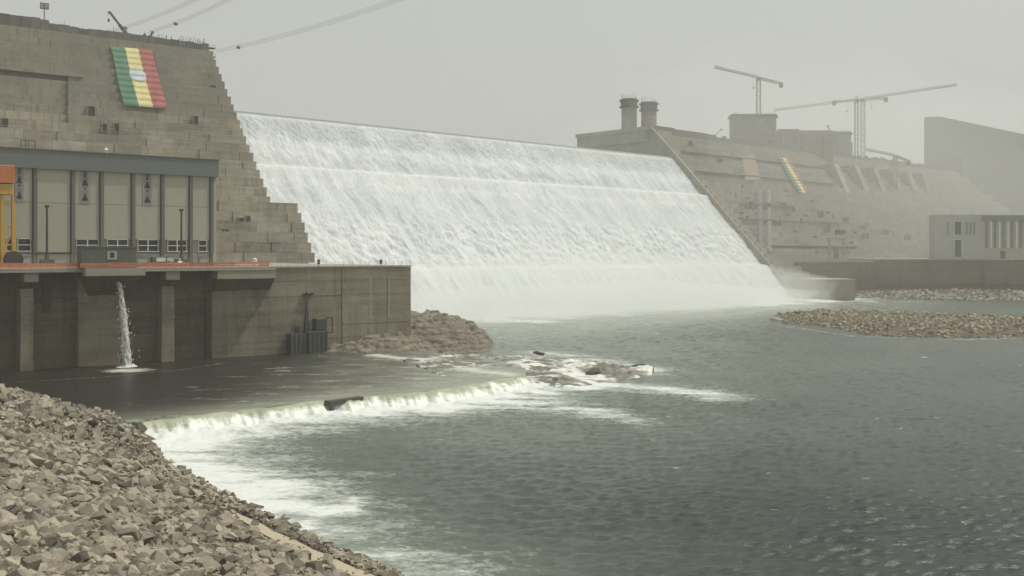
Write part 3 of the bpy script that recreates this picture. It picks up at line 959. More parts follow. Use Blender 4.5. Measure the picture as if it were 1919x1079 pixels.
for p, qx in zip(ribs[:-1], ribs[1:]):
    xa, xb = bx(p) + .44, bx(qx) - .44
    big = (p == 66)
    zlow = WZ0 - 0.4 if big else WZ1 + .15
    block('cladding_panel', M['cladding'], hall, xa, xb, 0.0, .5, zlow, seam - .04)
    block('cladding_panel', M['cladding'], hall, xa, xb, 0.0, .5, seam + .04, HF)
    if big:
        block('door_header', M['dark'], hall, xa, xb, -.25, .49, WZ0 - .75, WZ0 - .42)
    block('base_panel', M['panel'], hall, xa + .1, xb - .1, 0.1, .5, 0.0, WZ0 - .8)
block('corner_panel', M['cladding'], hall, bx(399), XR, -.1, .5, 0, HF)
def window(px0, px1, cols):
    xa, xb = bx(px0), bx(px1)
    f = MB()
    z0_, z1_ = WZ0, WZ1
    t_ = .13
    f.box(xa - t_, xb + t_, -.05, .45, z1_, z1_ + t_).box(xa - .3, xb + .3, -.2, .45, z0_ - .2, z0_)
    f.box(xa - t_, xa, -.05, .45, z0_, z1_).box(xb, xb + t_, -.05, .45, z0_, z1_)
    zm = (z0_ + z1_) / 2
    f.box(xa, xb, -.02, .45, zm - .1, zm + .1)
    for c in range(1, cols):
        xx = xa + (xb - xa) * c / cols
        f.box(xx - .12, xx + .12, -.03, .45, z0_, zm - .1).box(xx - .12, xx + .12, -.03, .45, zm + .1, z1_)
    w_ = f.build('window', M['white'], hall)
    for c in range(cols):
        xl = xa + (xb - xa) * c / cols + (.121 if c else .001); xh = xa + (xb - xa) * (c + 1) / cols - (.121 if c < cols - 1 else .001)
        for zl_, zh_ in ((z0_ + .001, zm - .101), (zm + .101, z1_ - .001)):
            block('pane', M['glass'], w_, xl, xh, 0.22, .30, zl_, zh_)
for a, b, c in ((13, 26, 1), (34, 57, 1), (144, 184, 2), (202, 239, 2), (259, 296, 2), (315, 349, 2), (373, 387, 1)):
    window(a, b, c)
m = MB()
xa, xb = bx(52), bx(80)
for xx in (xa, (xa + xb) / 2, xb): m.bar((xx, 8, HT + .2), (xx, 8, HT + 3.0), .14)
m.bar((xa, 8, HT + 2.95), (xb, 8, HT + 2.95), .14).bar((xa, 8, HT + 1.7), (xb, 8, HT + 1.7), .1)
m.build('roof_frame', M['dark'], hall)
MB().cyl((bx(211), 6, HT + .2), (bx(211), 6, HT + 1.6), .35, .3, 12).cyl((bx(211), 6, HT + 1.6), (bx(211), 6, HT + 2.3), .6, .1, 12).build('roof_vent', M['white'], hall)
for zz in (WZ0 - 1.15, WZ0 - 1.45):
    MB().cyl((bx(144), -.12, zz), (bx(397), -.12, zz), .07, n=6).build('service_pipe', M['steel'], hall)
for px in (150, 207, 265, 320, 378):
    MB().box(bx(px) - .35, bx(px) + .35, -.35, .09, WZ0 - 2.6, WZ0 - 1.7).build('wall_box', M['steel'], hall)
# ornament strips with stepped triangles
for a, b in ((28, 44), (150, 168), (267, 285)):
    xa, xb = bx(a), bx(b)
    o = block('ornament_strip', M['grey_tile'], hall, xa, xb, -.10, -.002, seam, HF - .1)
    W_, Hh = xb - xa, HF - .1 - seam
    tri, dots = MB(), MB()
    def stepped(zb, s_):
        for k in range(4):
            hw = W_ * (.30 - .075 * k) * s_
            tri.box((xa + xb) / 2 - hw, (xa + xb) / 2 + hw, -.16, -.101, zb + k * .42 * s_, zb + (k + 1) * .42 * s_ - .002)
    stepped(seam + .9, 1.0); stepped(seam + Hh * .56, 1.0)
    stepped(seam + Hh * .43, .4); stepped(seam + Hh * .92, .4); stepped(seam + Hh * .82, .55)
    for k in range(int(Hh / .38)):
        zc = seam + .15 + k * .38
        s_ = (k % 2) * .16
        dots.box(xa + .08 + s_, xa + .24 + s_, -.15, -.101, zc, zc + .17)
        dots.box(xb - .24 - s_, xb - .08 - s_, -.15, -.101, zc, zc + .17)
        if k % 9 in (0, 4):
            for j in range(3): dots.box(xa + W_ * (.3 + .17 * j), xa + W_ * (.3 + .17 * j) + .18, -.15, -.101, zc, zc + .17)
    tri.build('stepped_triangles', M['black'], hall)
    dots.build('pale_dots', M['white'], hall)['kind'] = 'stuff'

# ------------------------------------------------------------------ things on the deck
def on_deck(name, label, cat, px, y, group=None):
    x_ = LF.ray(px, 490, y)[0]
    return thing(name, label, cat, LF.w(x_, y, DECK), LF.rz, group)
def dw(px, y, px_ref): return LF.ray(px, 490, y)[0] - LF.ray(px_ref, 490, y)[0]

# gate house cantilevered over the outlet
g = on_deck('gate_house', 'grey green boxy gate house with square porthole above the outlet', 'gate house', 152, -5.2)
L_ = dw(256, -5.2, 152)
hz = 4.9
MB().box(0, L_, 0, 4.2, 0.0, hz).build('body', M['green_grey'], g, bevel=.08)
MB().box(-.15, L_ + .15, -.15, 4.35, hz, hz + .18).build('roof', M['steel'], g)
xp = dw(210, -5.2, 152)
f = MB(); f.box(xp - 1.1, xp + 1.1, -.12, -.01, 2.0, 4.0).build('porthole_surround', M['panel'], g)
block('porthole', M['black'], g, xp - .45, xp + .5, -.17, -.121, 2.45, 3.7)
for k in range(7):
    block('cladding_seam', M['steel'], g, 1.2 + k * 2.0, 1.27 + k * 2.0, -.05, -.001, .1, hz - .1) if abs(1.2 + k * 2 - xp) > 1.3 else None
# gantry crane at the frame's edge
gc = on_deck('gantry_crane', 'yellow gantry crane leg with orange top beam beside the powerhouse', 'gantry crane', 0, 9.0)
s_ = lambda p: dw(p, 9.0, 0)
zb = lambda py: CAM_Z + (HY - py) / F * 240 - DECK
MB().box(-9, s_(26), -1.2, 3.8, zb(345), zb(312)).build('top_beam', M['orange'], gc, bevel=.1)
MB().box(-9, s_(24), -.8, 3.0, zb(366), zb(348)).build('cross_beam', M['yellow'], gc, bevel=.1)
for a, b in ((3, 11), (24, 31)):
    m = MB()
    m.hexa([(s_(a) - .2, -.5, .9), (s_(b), -.5, .9), (s_(b), .9, .9), (s_(a) - .2, .9, .9)],
           [(s_(a - 2), -.5, zb(367)), (s_(b - 5), -.5, zb(367)), (s_(b - 5), .9, zb(367)), (s_(a - 2), .9, zb(367))])
    m.build('leg', M['yellow'], gc)
m = MB()
for py in (385, 428): m.box(s_(2), s_(29), -.2, .4, zb(py), zb(py - 4))
m.bar((s_(8), 0, zb(465)), (s_(27), 0, zb(430)), .3)
m.build('brace', M['yellow'], gc)
MB().box(-4, s_(38), -1.1, 1.4, .25, 1.35).build('bogie', M['yellow'], gc, bevel=.1)
MB().box(-9, s_(-3), -.6, 1.0, 1.4, zb(470)).build('cab', M['panel'], gc, bevel=.1)
cr = on_deck('cable_reel', 'big black cable reel standing beside the yellow gantry leg', 'cable reel', 27, 6.5)
MB().cyl((-.2, -.9, 2.0), (-.2, .9, 2.0), 1.75, n=28).build('drum', M['dark'], cr)
for y_ in (-1.05, .9): MB().cyl((-.2, y_, 2.0), (-.2, y_ + .15, 2.0), 1.98, n=28).build('flange', M['dark'], cr)
MB().box(-1.2, -.9, -.8, .8, 0, 1).box(.5, .8, -.8, .8, 0, 1).build('stand', M['steel'], cr)
# slender posts
for px, y_, top, lab in ((88, 10, 388, 'tall dark slender post with base box beside the gantry crane'), (340, 10, 395, 'tall dark slender post with fittings near the powerhouse corner window')):
    t_ = on_deck('deck_post', lab, 'post', px, y_, 'slender posts on the deck')
    hgt = LF.ray(px, top, y_)[2] - DECK
    MB().cyl((0, 0, 0), (0, 0, hgt), .30, .22, 12).build('pole', M['dark'], t_)
    MB().box(-.45, .45, -.4, .4, hgt - .05, hgt + .5).build('head', M['dark'], t_)
    MB().box(-1.6, 1.6, -.7, .7, 1.0, 2.0).box(-1.4, -1.1, -.4, .4, 0, 1).box(1.1, 1.4, -.4, .4, 0, 1).box(-.4, .4, -.5, .5, 2, 3.1).build('winch', M['green_grey'], t_)
for px0, px1, hgt, mt, nm, lab in ((258, 285, 2.3, 'panel', 'equipment_cabinet', 'pale grey equipment cabinet between the gate house and the generator'),
                                   (374, 388, 2.2, 'panel', 'equipment_cabinet', 'narrow pale equipment cabinet under the last powerhouse window'),
                                   (41, 56, 2.6, 'panel', 'equipment_cabinet', 'pale equipment cabinet beside the black cable reel'),
                                   (476, 484, 1.9, 'white', 'water_tank', 'small white tank at the end of the orange barrier')):
    t_ = on_deck(nm, lab, 'cabinet' if mt == 'panel' else 'tank', px0, 13)
    wd = dw(px1, 13, px0)
    if mt == 'panel':
        MB().box(0, wd, 0, 2, .15, hgt).build('body', M[mt], t_, bevel=.05)
        MB().box(-.1, wd + .1, -.1, 2.1, hgt, hgt + .12).build('lid', M['steel'], t_)
        MB().box(0.1, wd - .1, .1, 1.9, 0, .15).build('plinth', M['dark'], t_)
    else:
        MB().cyl((wd / 2, 1, 0), (wd / 2, 1, hgt), wd / 2, n=18).build('shell', M['white'], t_)
        MB().cyl((wd / 2, 1, hgt), (wd / 2, 1, hgt + .3), wd / 2, .15, n=18).build('cap', M['white'], t_)
ge = on_deck('generator_set', 'dark generator set with pale side panels on the deck', 'generator', 287, 11)
wg = dw(328, 11, 287)
MB().box(0, wg, 0, 2.4, .4, 1.2).build('chassis', M['green_grey'], ge, bevel=.05)
MB().box(0, wg - 1, .3, 2.1, 1.2, 2.6).build('canopy', M['green_grey'], ge, bevel=.08)
MB().box(.9, 3.4, .2, .29, 1.35, 2.35).box(3.7, 5.2, .2, .29, 1.35, 2.35).build('side_panel', M['white'], ge)
for xx in (.9, wg - 1.2): MB().cyl((xx, -.1, .45), (xx, .3, .45), .45, n=16).build('wheel', M['dark'], ge)
pu = on_deck('pump', 'small white flanged pump beside the slender post', 'pump', 333, 9)
MB().cyl((0, 0, .9), (1.2, 0, .9), .5, n=16).build('casing', M['white'], pu)
MB().cyl((1.2, 0, .9), (2.1, 0, .9), .3, n=12).build('motor', M['dark'], pu)
MB().box(-.4, 2.2, -.5, .5, 0, .35).build('base', M['dark'], pu)
MB().cyl((.5, 0, 1.3), (.5, 0, 2.2), .18, n=10).build('riser', M['white'], pu)

# orange barrier along the deck edge
def rail(px0, px1, y, label, step=2.05, fill=True, hgt=1.25, group=None):
    xa, xb = LF.ray(px0, 500, y)[0], LF.ray(px1, 500, y)[0]
    t_ = thing('deck_barrier', label, 'barrier', LF.w(xa, y, DECK), LF.rz, group)
    L_ = xb - xa
    n = int(L_ / step)
    pm = None
    for i in range(n + 1):
        if pm is None:
            pm = MB().bar((0, 0, 0), (0, 0, hgt + .15), .1).build('post', M['dark'] if fill else M['pale_rail'], t_)
            pm.location.x = 0
        else:
            o = pm.copy(); link(o, t_); o.location.x = i * L_ / n
    if fill:
        for z0_, z1_ in ((.12, .52), (.62, 1.22)):
            k = 0.0
            while k < L_ - .1:
                e = min(L_, k + 6.1)
                block('barrier_board', M['rail_orange'], t_, k, e - .05, -.11 + rs.uniform(-.02, .02), -.06, z0_, z1_ + rs.uniform(-.08, .08))
                k = e
    else:
        for z_ in (.5, 1.05): MB().bar((0, 0, z_), (L_, 0, z_), .07).build('rail', M['pale_rail'], t_)
    return t_
rail(-60, 148, -3.9, 'orange board barrier on the deck edge beside the gantry crane')
rail(150, 258, -6.8, 'orange board barrier in front of the gate house')
rail(262, 504, -3.9, 'orange board barrier between the gate house and the white tank')
rail(508, 768, 0.5, 'thin pale pipe railing along the bare end of the wall', 2.6, False)
for px, h_, lab in ((597, 1.8, 'dark bollard box close to the foot of the stepped dam'), (714, 1.7, 'dark bollard box towards the outer end of the deck')):
    t_ = on_deck('control_box', lab, 'control box', px, 3)
    MB().box(-.35, .35, -.3, .3, .5, h_).build('case', M['dark'], t_, bevel=.04)
    MB().cyl((0, 0, 0), (0, 0, .5), .12, n=8).build('stand', M['steel'], t_)

# steel gauge shed at the wall's foot
gs = thing('gauge_shed', 'dark steel gauge shed with tall thin spike at the foot of the wall', 'shed', LF.w(lx(536), -0.2, -1.0), LF.rz)
q_ = lambda p: lx(p, -2, 640) - lx(536, -2, 640)
zq = lambda py: LF.ray(575, py, -2)[2] + 1.0
MB().box(q_(536), q_(566), -3.0, -.05, -2, zq(624)).build('low_bin', M['dark'], gs, bevel=.06)
MB().box(q_(567), q_(603), -3.6, -.05, -2, zq(621)).build('main_bin', M['dark'], gs, bevel=.06)
for k in range(9):
    xx = q_(537) + k * (q_(602) - q_(537)) / 8
    block('stiffener', M['steel'], gs, xx - .08, xx + .08, -3.75 if xx > q_(567) else -3.15, -3.0, -1.0, zq(626))
MB().box(q_(584), q_(601), -2.6, -.3, zq(620.8), zq(598)).build('tank', M['dark'], gs, bevel=.1)
MB().hexa([(q_(567), -1.6, zq(620.8)), (q_(575), -1.6, zq(620.8)), (q_(575), -.4, zq(620.8)), (q_(567), -.4, zq(620.8))],
          [(q_(570.5), -1.1, zq(560)), (q_(572.5), -1.1, zq(560)), (q_(572.5), -.8, zq(560)), (q_(570.5), -.8, zq(560))]).build('mast', M['dark'], gs)  # dark tapered spike standing close to the wall
m = MB()
m.bar((q_(603), -2.5, zq(597)), (q_(616), -2.5, zq(597)), .3); m.bar((q_(615), -2.5, zq(597)), (q_(615), -2.5, zq(625)), .25); m.bar((q_(603), -2.5, zq(625)), (q_(616), -2.5, zq(625)), .25)
m.bar((q_(603), -2.5, zq(597)), (q_(603), -2.5, zq(625)), .25)
m.build('davit_frame', M['dark'], gs)
MB().box(q_(549), q_(556), -2, -1, zq(623.8), zq(612)).build('valve_box', M['dark'], gs)
fl = thing('wall_floodlight', 'cluster of black floodlights bracketed to the wall above the gauge shed', 'floodlight', LF.w(lx(576), -0.05, LF.ray(576, 551, 0)[2]), LF.rz)
for k in range(4):
    MB().box(-1.5 + k * .8, -.95 + k * .8, -.9, -.35, -.4 + .15 * (k % 2), .25 + .15 * (k % 2)).build('lamp', M['black'], fl)
MB().box(-1.7, 1.6, -.34, 0.0, -.12, .06).build('bracket', M['dark'], fl)

# ------------------------------------------------------------------ rock outcrop at the wall end
def outcrop():
    nx_, ny_ = 220, 220
    X_, Y_ = np.meshgrid(np.linspace(-62, 16, nx_), np.linspace(262, 352, ny_))
    h = np.zeros_like(X_)
    def peak(px, py, Yd, hgt, rx, ry):
        nonlocal h
        cxp = (px - CX) / F * Yd
        d = np.sqrt(((X_ - cxp) / rx) ** 2 + ((Y_ - Yd) / ry) ** 2)
        h = np.maximum(h, hgt * (1 - np.clip(d, 0, 1.6) ** 1.7))
    peak(790, 0, 318, 10.0, 26, 30)
    peak(850, 0, 326, 8.2, 16, 22)
    peak(735, 0, 303, 7.4, 20, 22)
    peak(885, 0, 328, 6.2, 14, 14)
    peak(908, 0, 329, 4.2, 12, 10)
    peak(672, 0, 279, 4.4, 13, 9)
    peak(712, 0, 283, 6.4, 15, 11)
    warp = fbm(X_ * .07, Y_ * .07, 1.0, 4)
    rough_ = sstep(-3.0, 2.5, h)
    h = h + rough_ * (1.9 * warp + 2.4 * np.abs(fbm(X_ * .13, Y_ * .13, 4.0, 3))) - 1.2
    az_ = CX + F * X_ / Y_
    h = h - 1.0 * sstep(850, 900, az_) - 11 * sstep(905, 965, az_)
    # bedding ledges
    led = 1.5
    hq = np.floor(h / led + .7 * fbm(X_ * .1, Y_ * .1, 9.0, 3)) * led
    h = 0.68 * h + 0.32 * hq + 0.55 * fbm(X_ * .32, Y_ * .32, 2.0, 4)
    h = np.where(h < -3.2, -3.2, h) - 1.2
    o = np_mesh('rock_outcrop', np.stack([X_, Y_, h], -1), grid_faces(ny_, nx_), M['outcrop'])
    tag(o, 'brown layered rock outcrop at the end of the concrete river wall', 'rock')
outcrop()

# ------------------------------------------------------------------ rock bank in front
NB = np.array([-0.757, -0.654])          # uphill, horizontally
SLOPE = 0.345
def bank_side(X, Y):
    """signed distance uphill of the shore line"""
    d, par, tot = seg_dist(X, Y, bank_line)
    # sign from the nearest segment
    best = np.full(X.shape, 1e9); sg = np.zeros(X.shape)
    for a, b in zip(bank_line[:-1], bank_line[1:]):
        dd = b - a; L2 = dd @ dd
        t_ = np.clip(((X - a[0]) * dd[0] + (Y - a[1]) * dd[1]) / L2, 0, 1)
        q2 = np.hypot(X - a[0] - t_ * dd[0], Y - a[1] - t_ * dd[1])
        cr_ = dd[0] * (Y - a[1]) - dd[1] * (X - a[0])
        m_ = q2 < best
        best = np.where(m_, q2, best); sg = np.where(m_, -np.sign(cr_), sg)
    return best * sg, par
def shore_z(par):
    return np.interp(par, [0, 52, 72], [0.0, 0.0, RIVER])
bank_line = np.concatenate([[bank_line[0] + (bank_line[0] - bank_line[1]) * 3], bank_line, [bank_line[-1] + (bank_line[-1] - bank_line[-2]) * 3]])
_off = np.hypot(*(bank_line[1] - bank_line[0]))
def bank_z(X, Y):
    d, par = bank_side(X, Y)
    z0_ = np.interp(par - _off, [0, 60, 78], [-.1, -.1, RIVER])
    flat = sstep(100, 128, par - _off) * 0.75          # a level sandy strip close to the water, towards the camera
    dd = np.where(d > 0, d - flat * np.clip(d - 3.0, 0, 3.2), d)
    z = z0_ + np.where(d > 0, SLOPE * dd, 0.5 * d)
    z = np.minimum(z, 20.5)
    z = z + 0.5 * fbm(X * .09, Y * .09, 6.0, 3) * sstep(0, 6, d)
    return z, d, par - _off
gx, gy = np.meshgrid(np.linspace(-150, 25, 190), np.linspace(-30, 215, 220))
bzv, bd, bp = bank_z(gx, gy)
bzv = np.where(bd < -6, -7.5, bzv)
bank = np_mesh('rock_bank', np.stack([gx, gy, bzv - .12], -1), grid_faces(220, 190), M['soil'], smooth=True)
tag(bank, 'sloping river bank of broken tan quarry stones', kind='structure')
# sandy strip
sp_t = np.linspace(0, 1, 80)
lo_, hi_ = [], []
par_l = np.linspace(112, 175, 80)
seglen = np.hypot(*np.diff(bank_line, axis=0).T); cum = np.concatenate([[0], np.cumsum(seglen)])
def along(par, off):
    s_ = par + _off
    i = int(np.clip(np.searchsorted(cum, s_) - 1, 0, len(seglen) - 1))
    a, b = bank_line[i], bank_line[i + 1]
    t_ = (s_ - cum[i]) / seglen[i]
    d_ = (b - a) / seglen[i]
    return a + (b - a) * t_ + np.array([d_[1], -d_[0]]) * off
rows = []
for j in range(7):
    offs = 3.0 + (j / 6) * 2.9
    rows.append([along(p_, offs + 0.5 * float(fbm(p_ * .12, j * .1, 0.0, 3)) - 1.4 * (1 - (p_ - 112) / 63) * (j / 6 - .5)) for p_ in par_l])
rows = np.array(rows)
pz, _, _ = bank_z(rows[..., 0], rows[..., 1])
path = np_mesh('sandy_strip', np.concatenate([rows, (pz - .03)[..., None]], -1), grid_faces(7, 80), M['sand'], bank, True)

# angular quarry stones
def stone_shape(seed, flat):
    """a split block: jittered corners of a slab with some of them knocked off"""
    r_ = random.Random(seed)
    bm = bmesh.new()
    tp = r_.uniform(.65, 1.0)
    for sx_ in (-1, 1):
        for sy_ in (-1, 1):
            for sz_ in (-1, 1):
                q_ = tp if sz_ > 0 else 1.0
                j = lambda: r_.uniform(-.26, .22)
                c = Vector((sx_ * (1.05 + j()) * q_, sy_ * (.78 + j()) * q_, sz_ * (.74 + j() * .8) * flat))
                if r_.random() < .55:      # a broken corner becomes a small facet
                    for ax in range(3):
                        d_ = c.copy(); d_[ax] *= r_.uniform(.45, .75); bm.verts.new(d_)
                else:
                    bm.verts.new(c)
    res_ = bmesh.ops.convex_hull(bm, input=bm.verts[:])
    for g_ in list({e for e in res_['geom_interior'] + res_['geom_unused'] if isinstance(e, bmesh.types.BMVert)}):
        if g_.is_valid: bm.verts.remove(g_)
    bmesh.ops.dissolve_limit(bm, angle_limit=0.25, verts=bm.verts[:], edges=bm.edges[:])
    bmesh.ops.triangulate(bm, faces=bm.faces[:])
    bm.verts.index_update()
    v = np.array([x.co[:] for x in bm.verts]); f = np.array([[q.index for q in x.verts] for x in bm.faces])
    bm.free()
    return v, f
def chip_shape(seed, flat):
    r_ = random.Random(seed)
    bm = bmesh.new()
    for _ in range(16):
        v = Vector((r_.gauss(0, 1), r_.gauss(0, 1), r_.gauss(0, 1))).normalized()
        bm.verts.new((v.x * r_.uniform(.85, 1.1) * 1.15, v.y * r_.uniform(.85, 1.1) * .85, max(-.7, min(.7, v.z)) * flat))
    bmesh.ops.convex_hull(bm, input=bm.verts[:])
    bmesh.ops.delete(bm, geom=[v for v in bm.verts if not v.link_faces], context='VERTS')
    bmesh.ops.dissolve_limit(bm, angle_limit=0.3, verts=bm.verts[:], edges=bm.edges[:])
    bmesh.ops.triangulate(bm, faces=bm.faces[:])
    bm.verts.index_update()
    v = np.array([x.co[:] for x in bm.verts]); f = np.array([[q.index for q in x.verts] for x in bm.faces])
    bm.free()
    return v, f
SHAPES = [(stone_shape if i % 2 else chip_shape)(40 + i, random.Random(i).uniform(.48, .95)) for i in range(16)]
def euler_mats(e):
    cx_, sx_ = np.cos(e[:, 0]), np.sin(e[:, 0]); cy_, sy_ = np.cos(e[:, 1]), np.sin(e[:, 1]); cz_, sz_ = np.cos(e[:, 2]), np.sin(e[:, 2])
    m_ = np.empty((len(e), 3, 3))
    m_[:, 0, 0] = cz_ * cy_; m_[:, 0, 1] = cz_ * sy_ * sx_ - sz_ * cx_; m_[:, 0, 2] = cz_ * sy_ * cx_ + sz_ * sx_
    m_[:, 1, 0] = sz_ * cy_; m_[:, 1, 1] = sz_ * sy_ * sx_ + cz_ * cx_; m_[:, 1, 2] = sz_ * sy_ * cx_ - cz_ * sx_
    m_[:, 2, 0] = -sy_; m_[:, 2, 1] = cy_ * sx_; m_[:, 2, 2] = cy_ * cx_
    return m_
def low_shape(seed):
    r_ = random.Random(seed)
    v = [(sx_ * r_.uniform(.6, 1.25), sy_ * r_.uniform(.5, .95), sz_ * r_.uniform(.35, .8)) for sx_, sy_, sz_ in
         ((-1, -1, -1), (1, -1, -1), (1, 1, -1), (-1, 1, -1), (-.8, -.8, 1), (.8, -.8, 1), (.8, .8, 1), (-.8, .8, 1))]
    q = ((3, 2, 1, 0), (4, 5, 6, 7), (0, 1, 5, 4), (1, 2, 6, 5), (2, 3, 7, 6), (3, 0, 4, 7))
    f = []
    for a, b, c, d in q: f += [(a, b, c), (a, c, d)] if r_.random() < .5 else [(a, b, d), (b, c, d)]
    return np.array(v), np.array(f)
LOW = [low_shape(300 + i) for i in range(16)]
def merged_stones(name, pos, size, eul, shp, mat, parent=None, low=None):
    V, Fc, T, base = [], [], [], 0
    Rm = euler_mats(eul)
    if low is None: low = np.ones(len(pos), bool)
    for k, (sv_, sf_) in list(enumerate(SHAPES)) + [(100 + i, q) for i, q in enumerate(LOW)]:
        idx = np.where((shp == k % 100) & (low == (k >= 100)))[0]
        if not len(idx): continue
        vv_ = np.einsum('nij,vj->nvi', Rm[idx], sv_) * size[idx][:, None, None] + pos[idx][:, None, :]
        V.append(vv_.reshape(-1, 3))
        Fc.append((sf_[None] + (np.arange(len(idx)) * len(sv_))[:, None, None]).reshape(-1, 3) + base)
        T.append(np.repeat(rng.random(len(idx)), len(sv_)))
        base += len(idx) * len(sv_)
    return np_mesh(name, np.concatenate(V), np.concatenate(Fc), mat, parent, False, {'tone': np.concatenate(T)})

# candidate spots in front of the camera, denser near it
N = 225000
ry = 22 * (215 / 22) ** rng.random(N)
rx = ry * rng.uniform(-.57, .0, N)
sz_d, dd_, pp_ = bank_z(rx, ry)
keep = (dd_ > -0.9) & (dd_ < 90)
onpath = (pp_ > 114) & (dd_ > 3.1) & (dd_ < 6.0)
keep &= ~(onpath & (rng.random(N) < .97))
rx, ry, sz_d, dd_, pp_ = [a[keep] for a in (rx, ry, sz_d, dd_, pp_)]
n_ = len(rx)
size = np.exp(rng.normal(-2.45, .80, n_))
size = np.clip(size, .045, .60) * np.interp(ry, [25, 60, 160], [.92, 1.15, 1.7]) * np.where(dd_ < 7, .72, 1.0)
# thin out where stones would pile up
dens = np.clip(0.62 * (size / .38) ** -0.3, .2, 1)
pos = np.stack([rx, ry, sz_d + size * rng.uniform(-.15, .55, n_)], -1)
eul = np.stack([rng.normal(0, .45, n_), rng.normal(0, .45, n_), rng.uniform(0, 6.283, n_)], -1)
shp = rng.integers(0, len(SHAPES), n_)
app = size / np.hypot(rx, ry)
infr = (np.abs(rx / ry) < .512) & ((27 - pos[:, 2]) / ry < .322)
order = np.argsort(-(app * infr + 1e-6 * app))
# pick the 300 that show largest, not buried by each other
chosen = []
for i in order:
    if len(chosen) >= 300: break
    if all((rx[i] - rx[j]) ** 2 + (ry[i] - ry[j]) ** 2 > (0.55 * (size[i] + size[j])) ** 2 for j in chosen):
        chosen.append(i)
smesh = []
for sv_, sf_ in SHAPES:
    me = bpy.data.meshes.new('stone'); me.from_pydata(sv_.tolist(), [], sf_.tolist()); me.materials.append(M['stone']); smesh.append(me)
for i in chosen:
    o = bpy.data.objects.new('stone', smesh[shp[i]])
    o.location = pos[i] + np.array([0, 0, size[i] * .12]); o.scale = [size[i]] * 3; o.rotation_euler = eul[i]
    link(o, bank)
# damp, darker stones along the water keep their place in the fill
rest = np.ones(n_, bool); rest[chosen] = False
rest &= (app * 1990 > 1.8) & ((27 - pos[:, 2]) / ry < .40)
fill = merged_stones('stone_fill', pos[rest], size[rest], eul[rest], shp[rest], M['stone'], bank, (app * 995 * 2 < 10.5)[rest])
fill['kind'] = 'stuff'

# ------------------------------------------------------------------ gravel bar and far shore
bar_out = np.array([water_pt(*p) for p in ((1450, 592), (1500, 586), (1580, 586), (1700, 590), (1919, 598), (2150, 600), (2150, 640), (1919, 634), (1800, 633), (1690, 632), (1620, 627), (1560, 614), (1470, 607))])
def inside_poly(X, Y, P_):
    ins = np.zeros(X.shape, bool)
    j = len(P_) - 1
    for i in range(len(P_)):
        c_ = ((P_[i, 1] > Y) != (P_[j, 1] > Y)) & (X < (P_[j, 0] - P_[i, 0]) * (Y - P_[i, 1]) / (P_[j, 1] - P_[i, 1] + 1e-9) + P_[i, 0])
        ins ^= c_; j = i
    return ins
gx, gy = np.meshgrid(np.linspace(95, 300, 170), np.linspace(325, 520, 170))
ed = seg_dist(gx, gy, np.concatenate([bar_out, bar_out[:1]]))[0]
ins = inside_poly(gx, gy, bar_out)
gh = np.where(ins, RIVER + 1.9 * sstep(0, 16, ed) + .35 * fbm(gx * .12, gy * .12, 3.0, 3), RIVER - .12 * ed - .3)
gbar = np_mesh('gravel_bar', np.stack([gx, gy, gh], -1), grid_faces(170, 170), M['soil'], smooth=True)
tag(gbar, 'low gravel bar of brown pebbles lying in the river', kind='structure')
k_ = 14000
px_ = rng.uniform(100, 290, k_); py_ = rng.uniform(330, 515, k_)
e_ = seg_dist(px_, py_, np.concatenate([bar_out, bar_out[:1]]))[0]; i_ = inside_poly(px_, py_, bar_out)
kp = i_ & (e_ > .3); px_, py_, e_ = px_[kp], py_[kp], e_[kp]
pz_ = RIVER + 1.9 * sstep(0, 16, e_) + .35 * fbm(px_ * .12, py_ * .12, 3.0, 3)
ps_ = np.clip(np.exp(rng.normal(-.75, .4, len(px_))), .2, 1.6)
peb = merged_stones('pebbles', np.stack([px_, py_, pz_ + ps_ * .15], -1), ps_, np.stack([rng.normal(0, .4, len(px_)), rng.normal(0, .4, len(px_)), rng.uniform(0, 6.28, len(px_))], -1),
                    rng.integers(0, 16, len(px_)), M['pebble'], gbar)
peb['kind'] = 'stuff'
wr = random.Random(9)
for i, od in enumerate(('first', 'second', 'third', 'fourth', 'fifth', 'sixth', 'seventh')):
    px = 206 + i * 17 + wr.uniform(-4, 4)
    py = float(np.interp(px, [p[0] for p in WEIR_PX], [p[1] for p in WEIR_PX])) + wr.uniform(3, 12)
    wx, wy = water_pt(px, py, -.6)
    s_ = wr.uniform(.7, 1.35)
    sv_, sf_ = SHAPES[(i * 5) % 16]
    o = np_mesh('weir_rock', sv_, sf_, M['bed'])
    o.location = (wx, wy, -.45); o.scale = (s_, s_, s_); o.rotation_euler = (wr.uniform(-.5, .5), wr.uniform(-.5, .5), wr.uniform(0, 6))
    tag(o, od + ' dark wet rock along the weir, counted from the stone bank', 'rock', 'rocks by the bank end of the weir')
# a few larger boulders off the tip of the bar
for i, (px, py, s_, lab) in enumerate(((1456, 601, 2.2, 'dark boulder standing in the water off the gravel bar tip'), (1488, 587, 1.5, 'small dark boulder behind the gravel bar tip'),
                                       (1905, 629, 3.2, 'low dark flat boulder on the near edge of the gravel bar'))):
    wx, wy = water_pt(px, py)
    sv_, sf_ = SHAPES[i * 3]
    o = np_mesh('boulder', sv_, sf_, M['shore'])
    o.location = (wx, wy, RIVER + .3); o.scale = (s_ * 1.4, s_, s_ * .9); o.rotation_euler = (0.1, .2, i * 1.3)
    tag(o, lab, 'boulder')
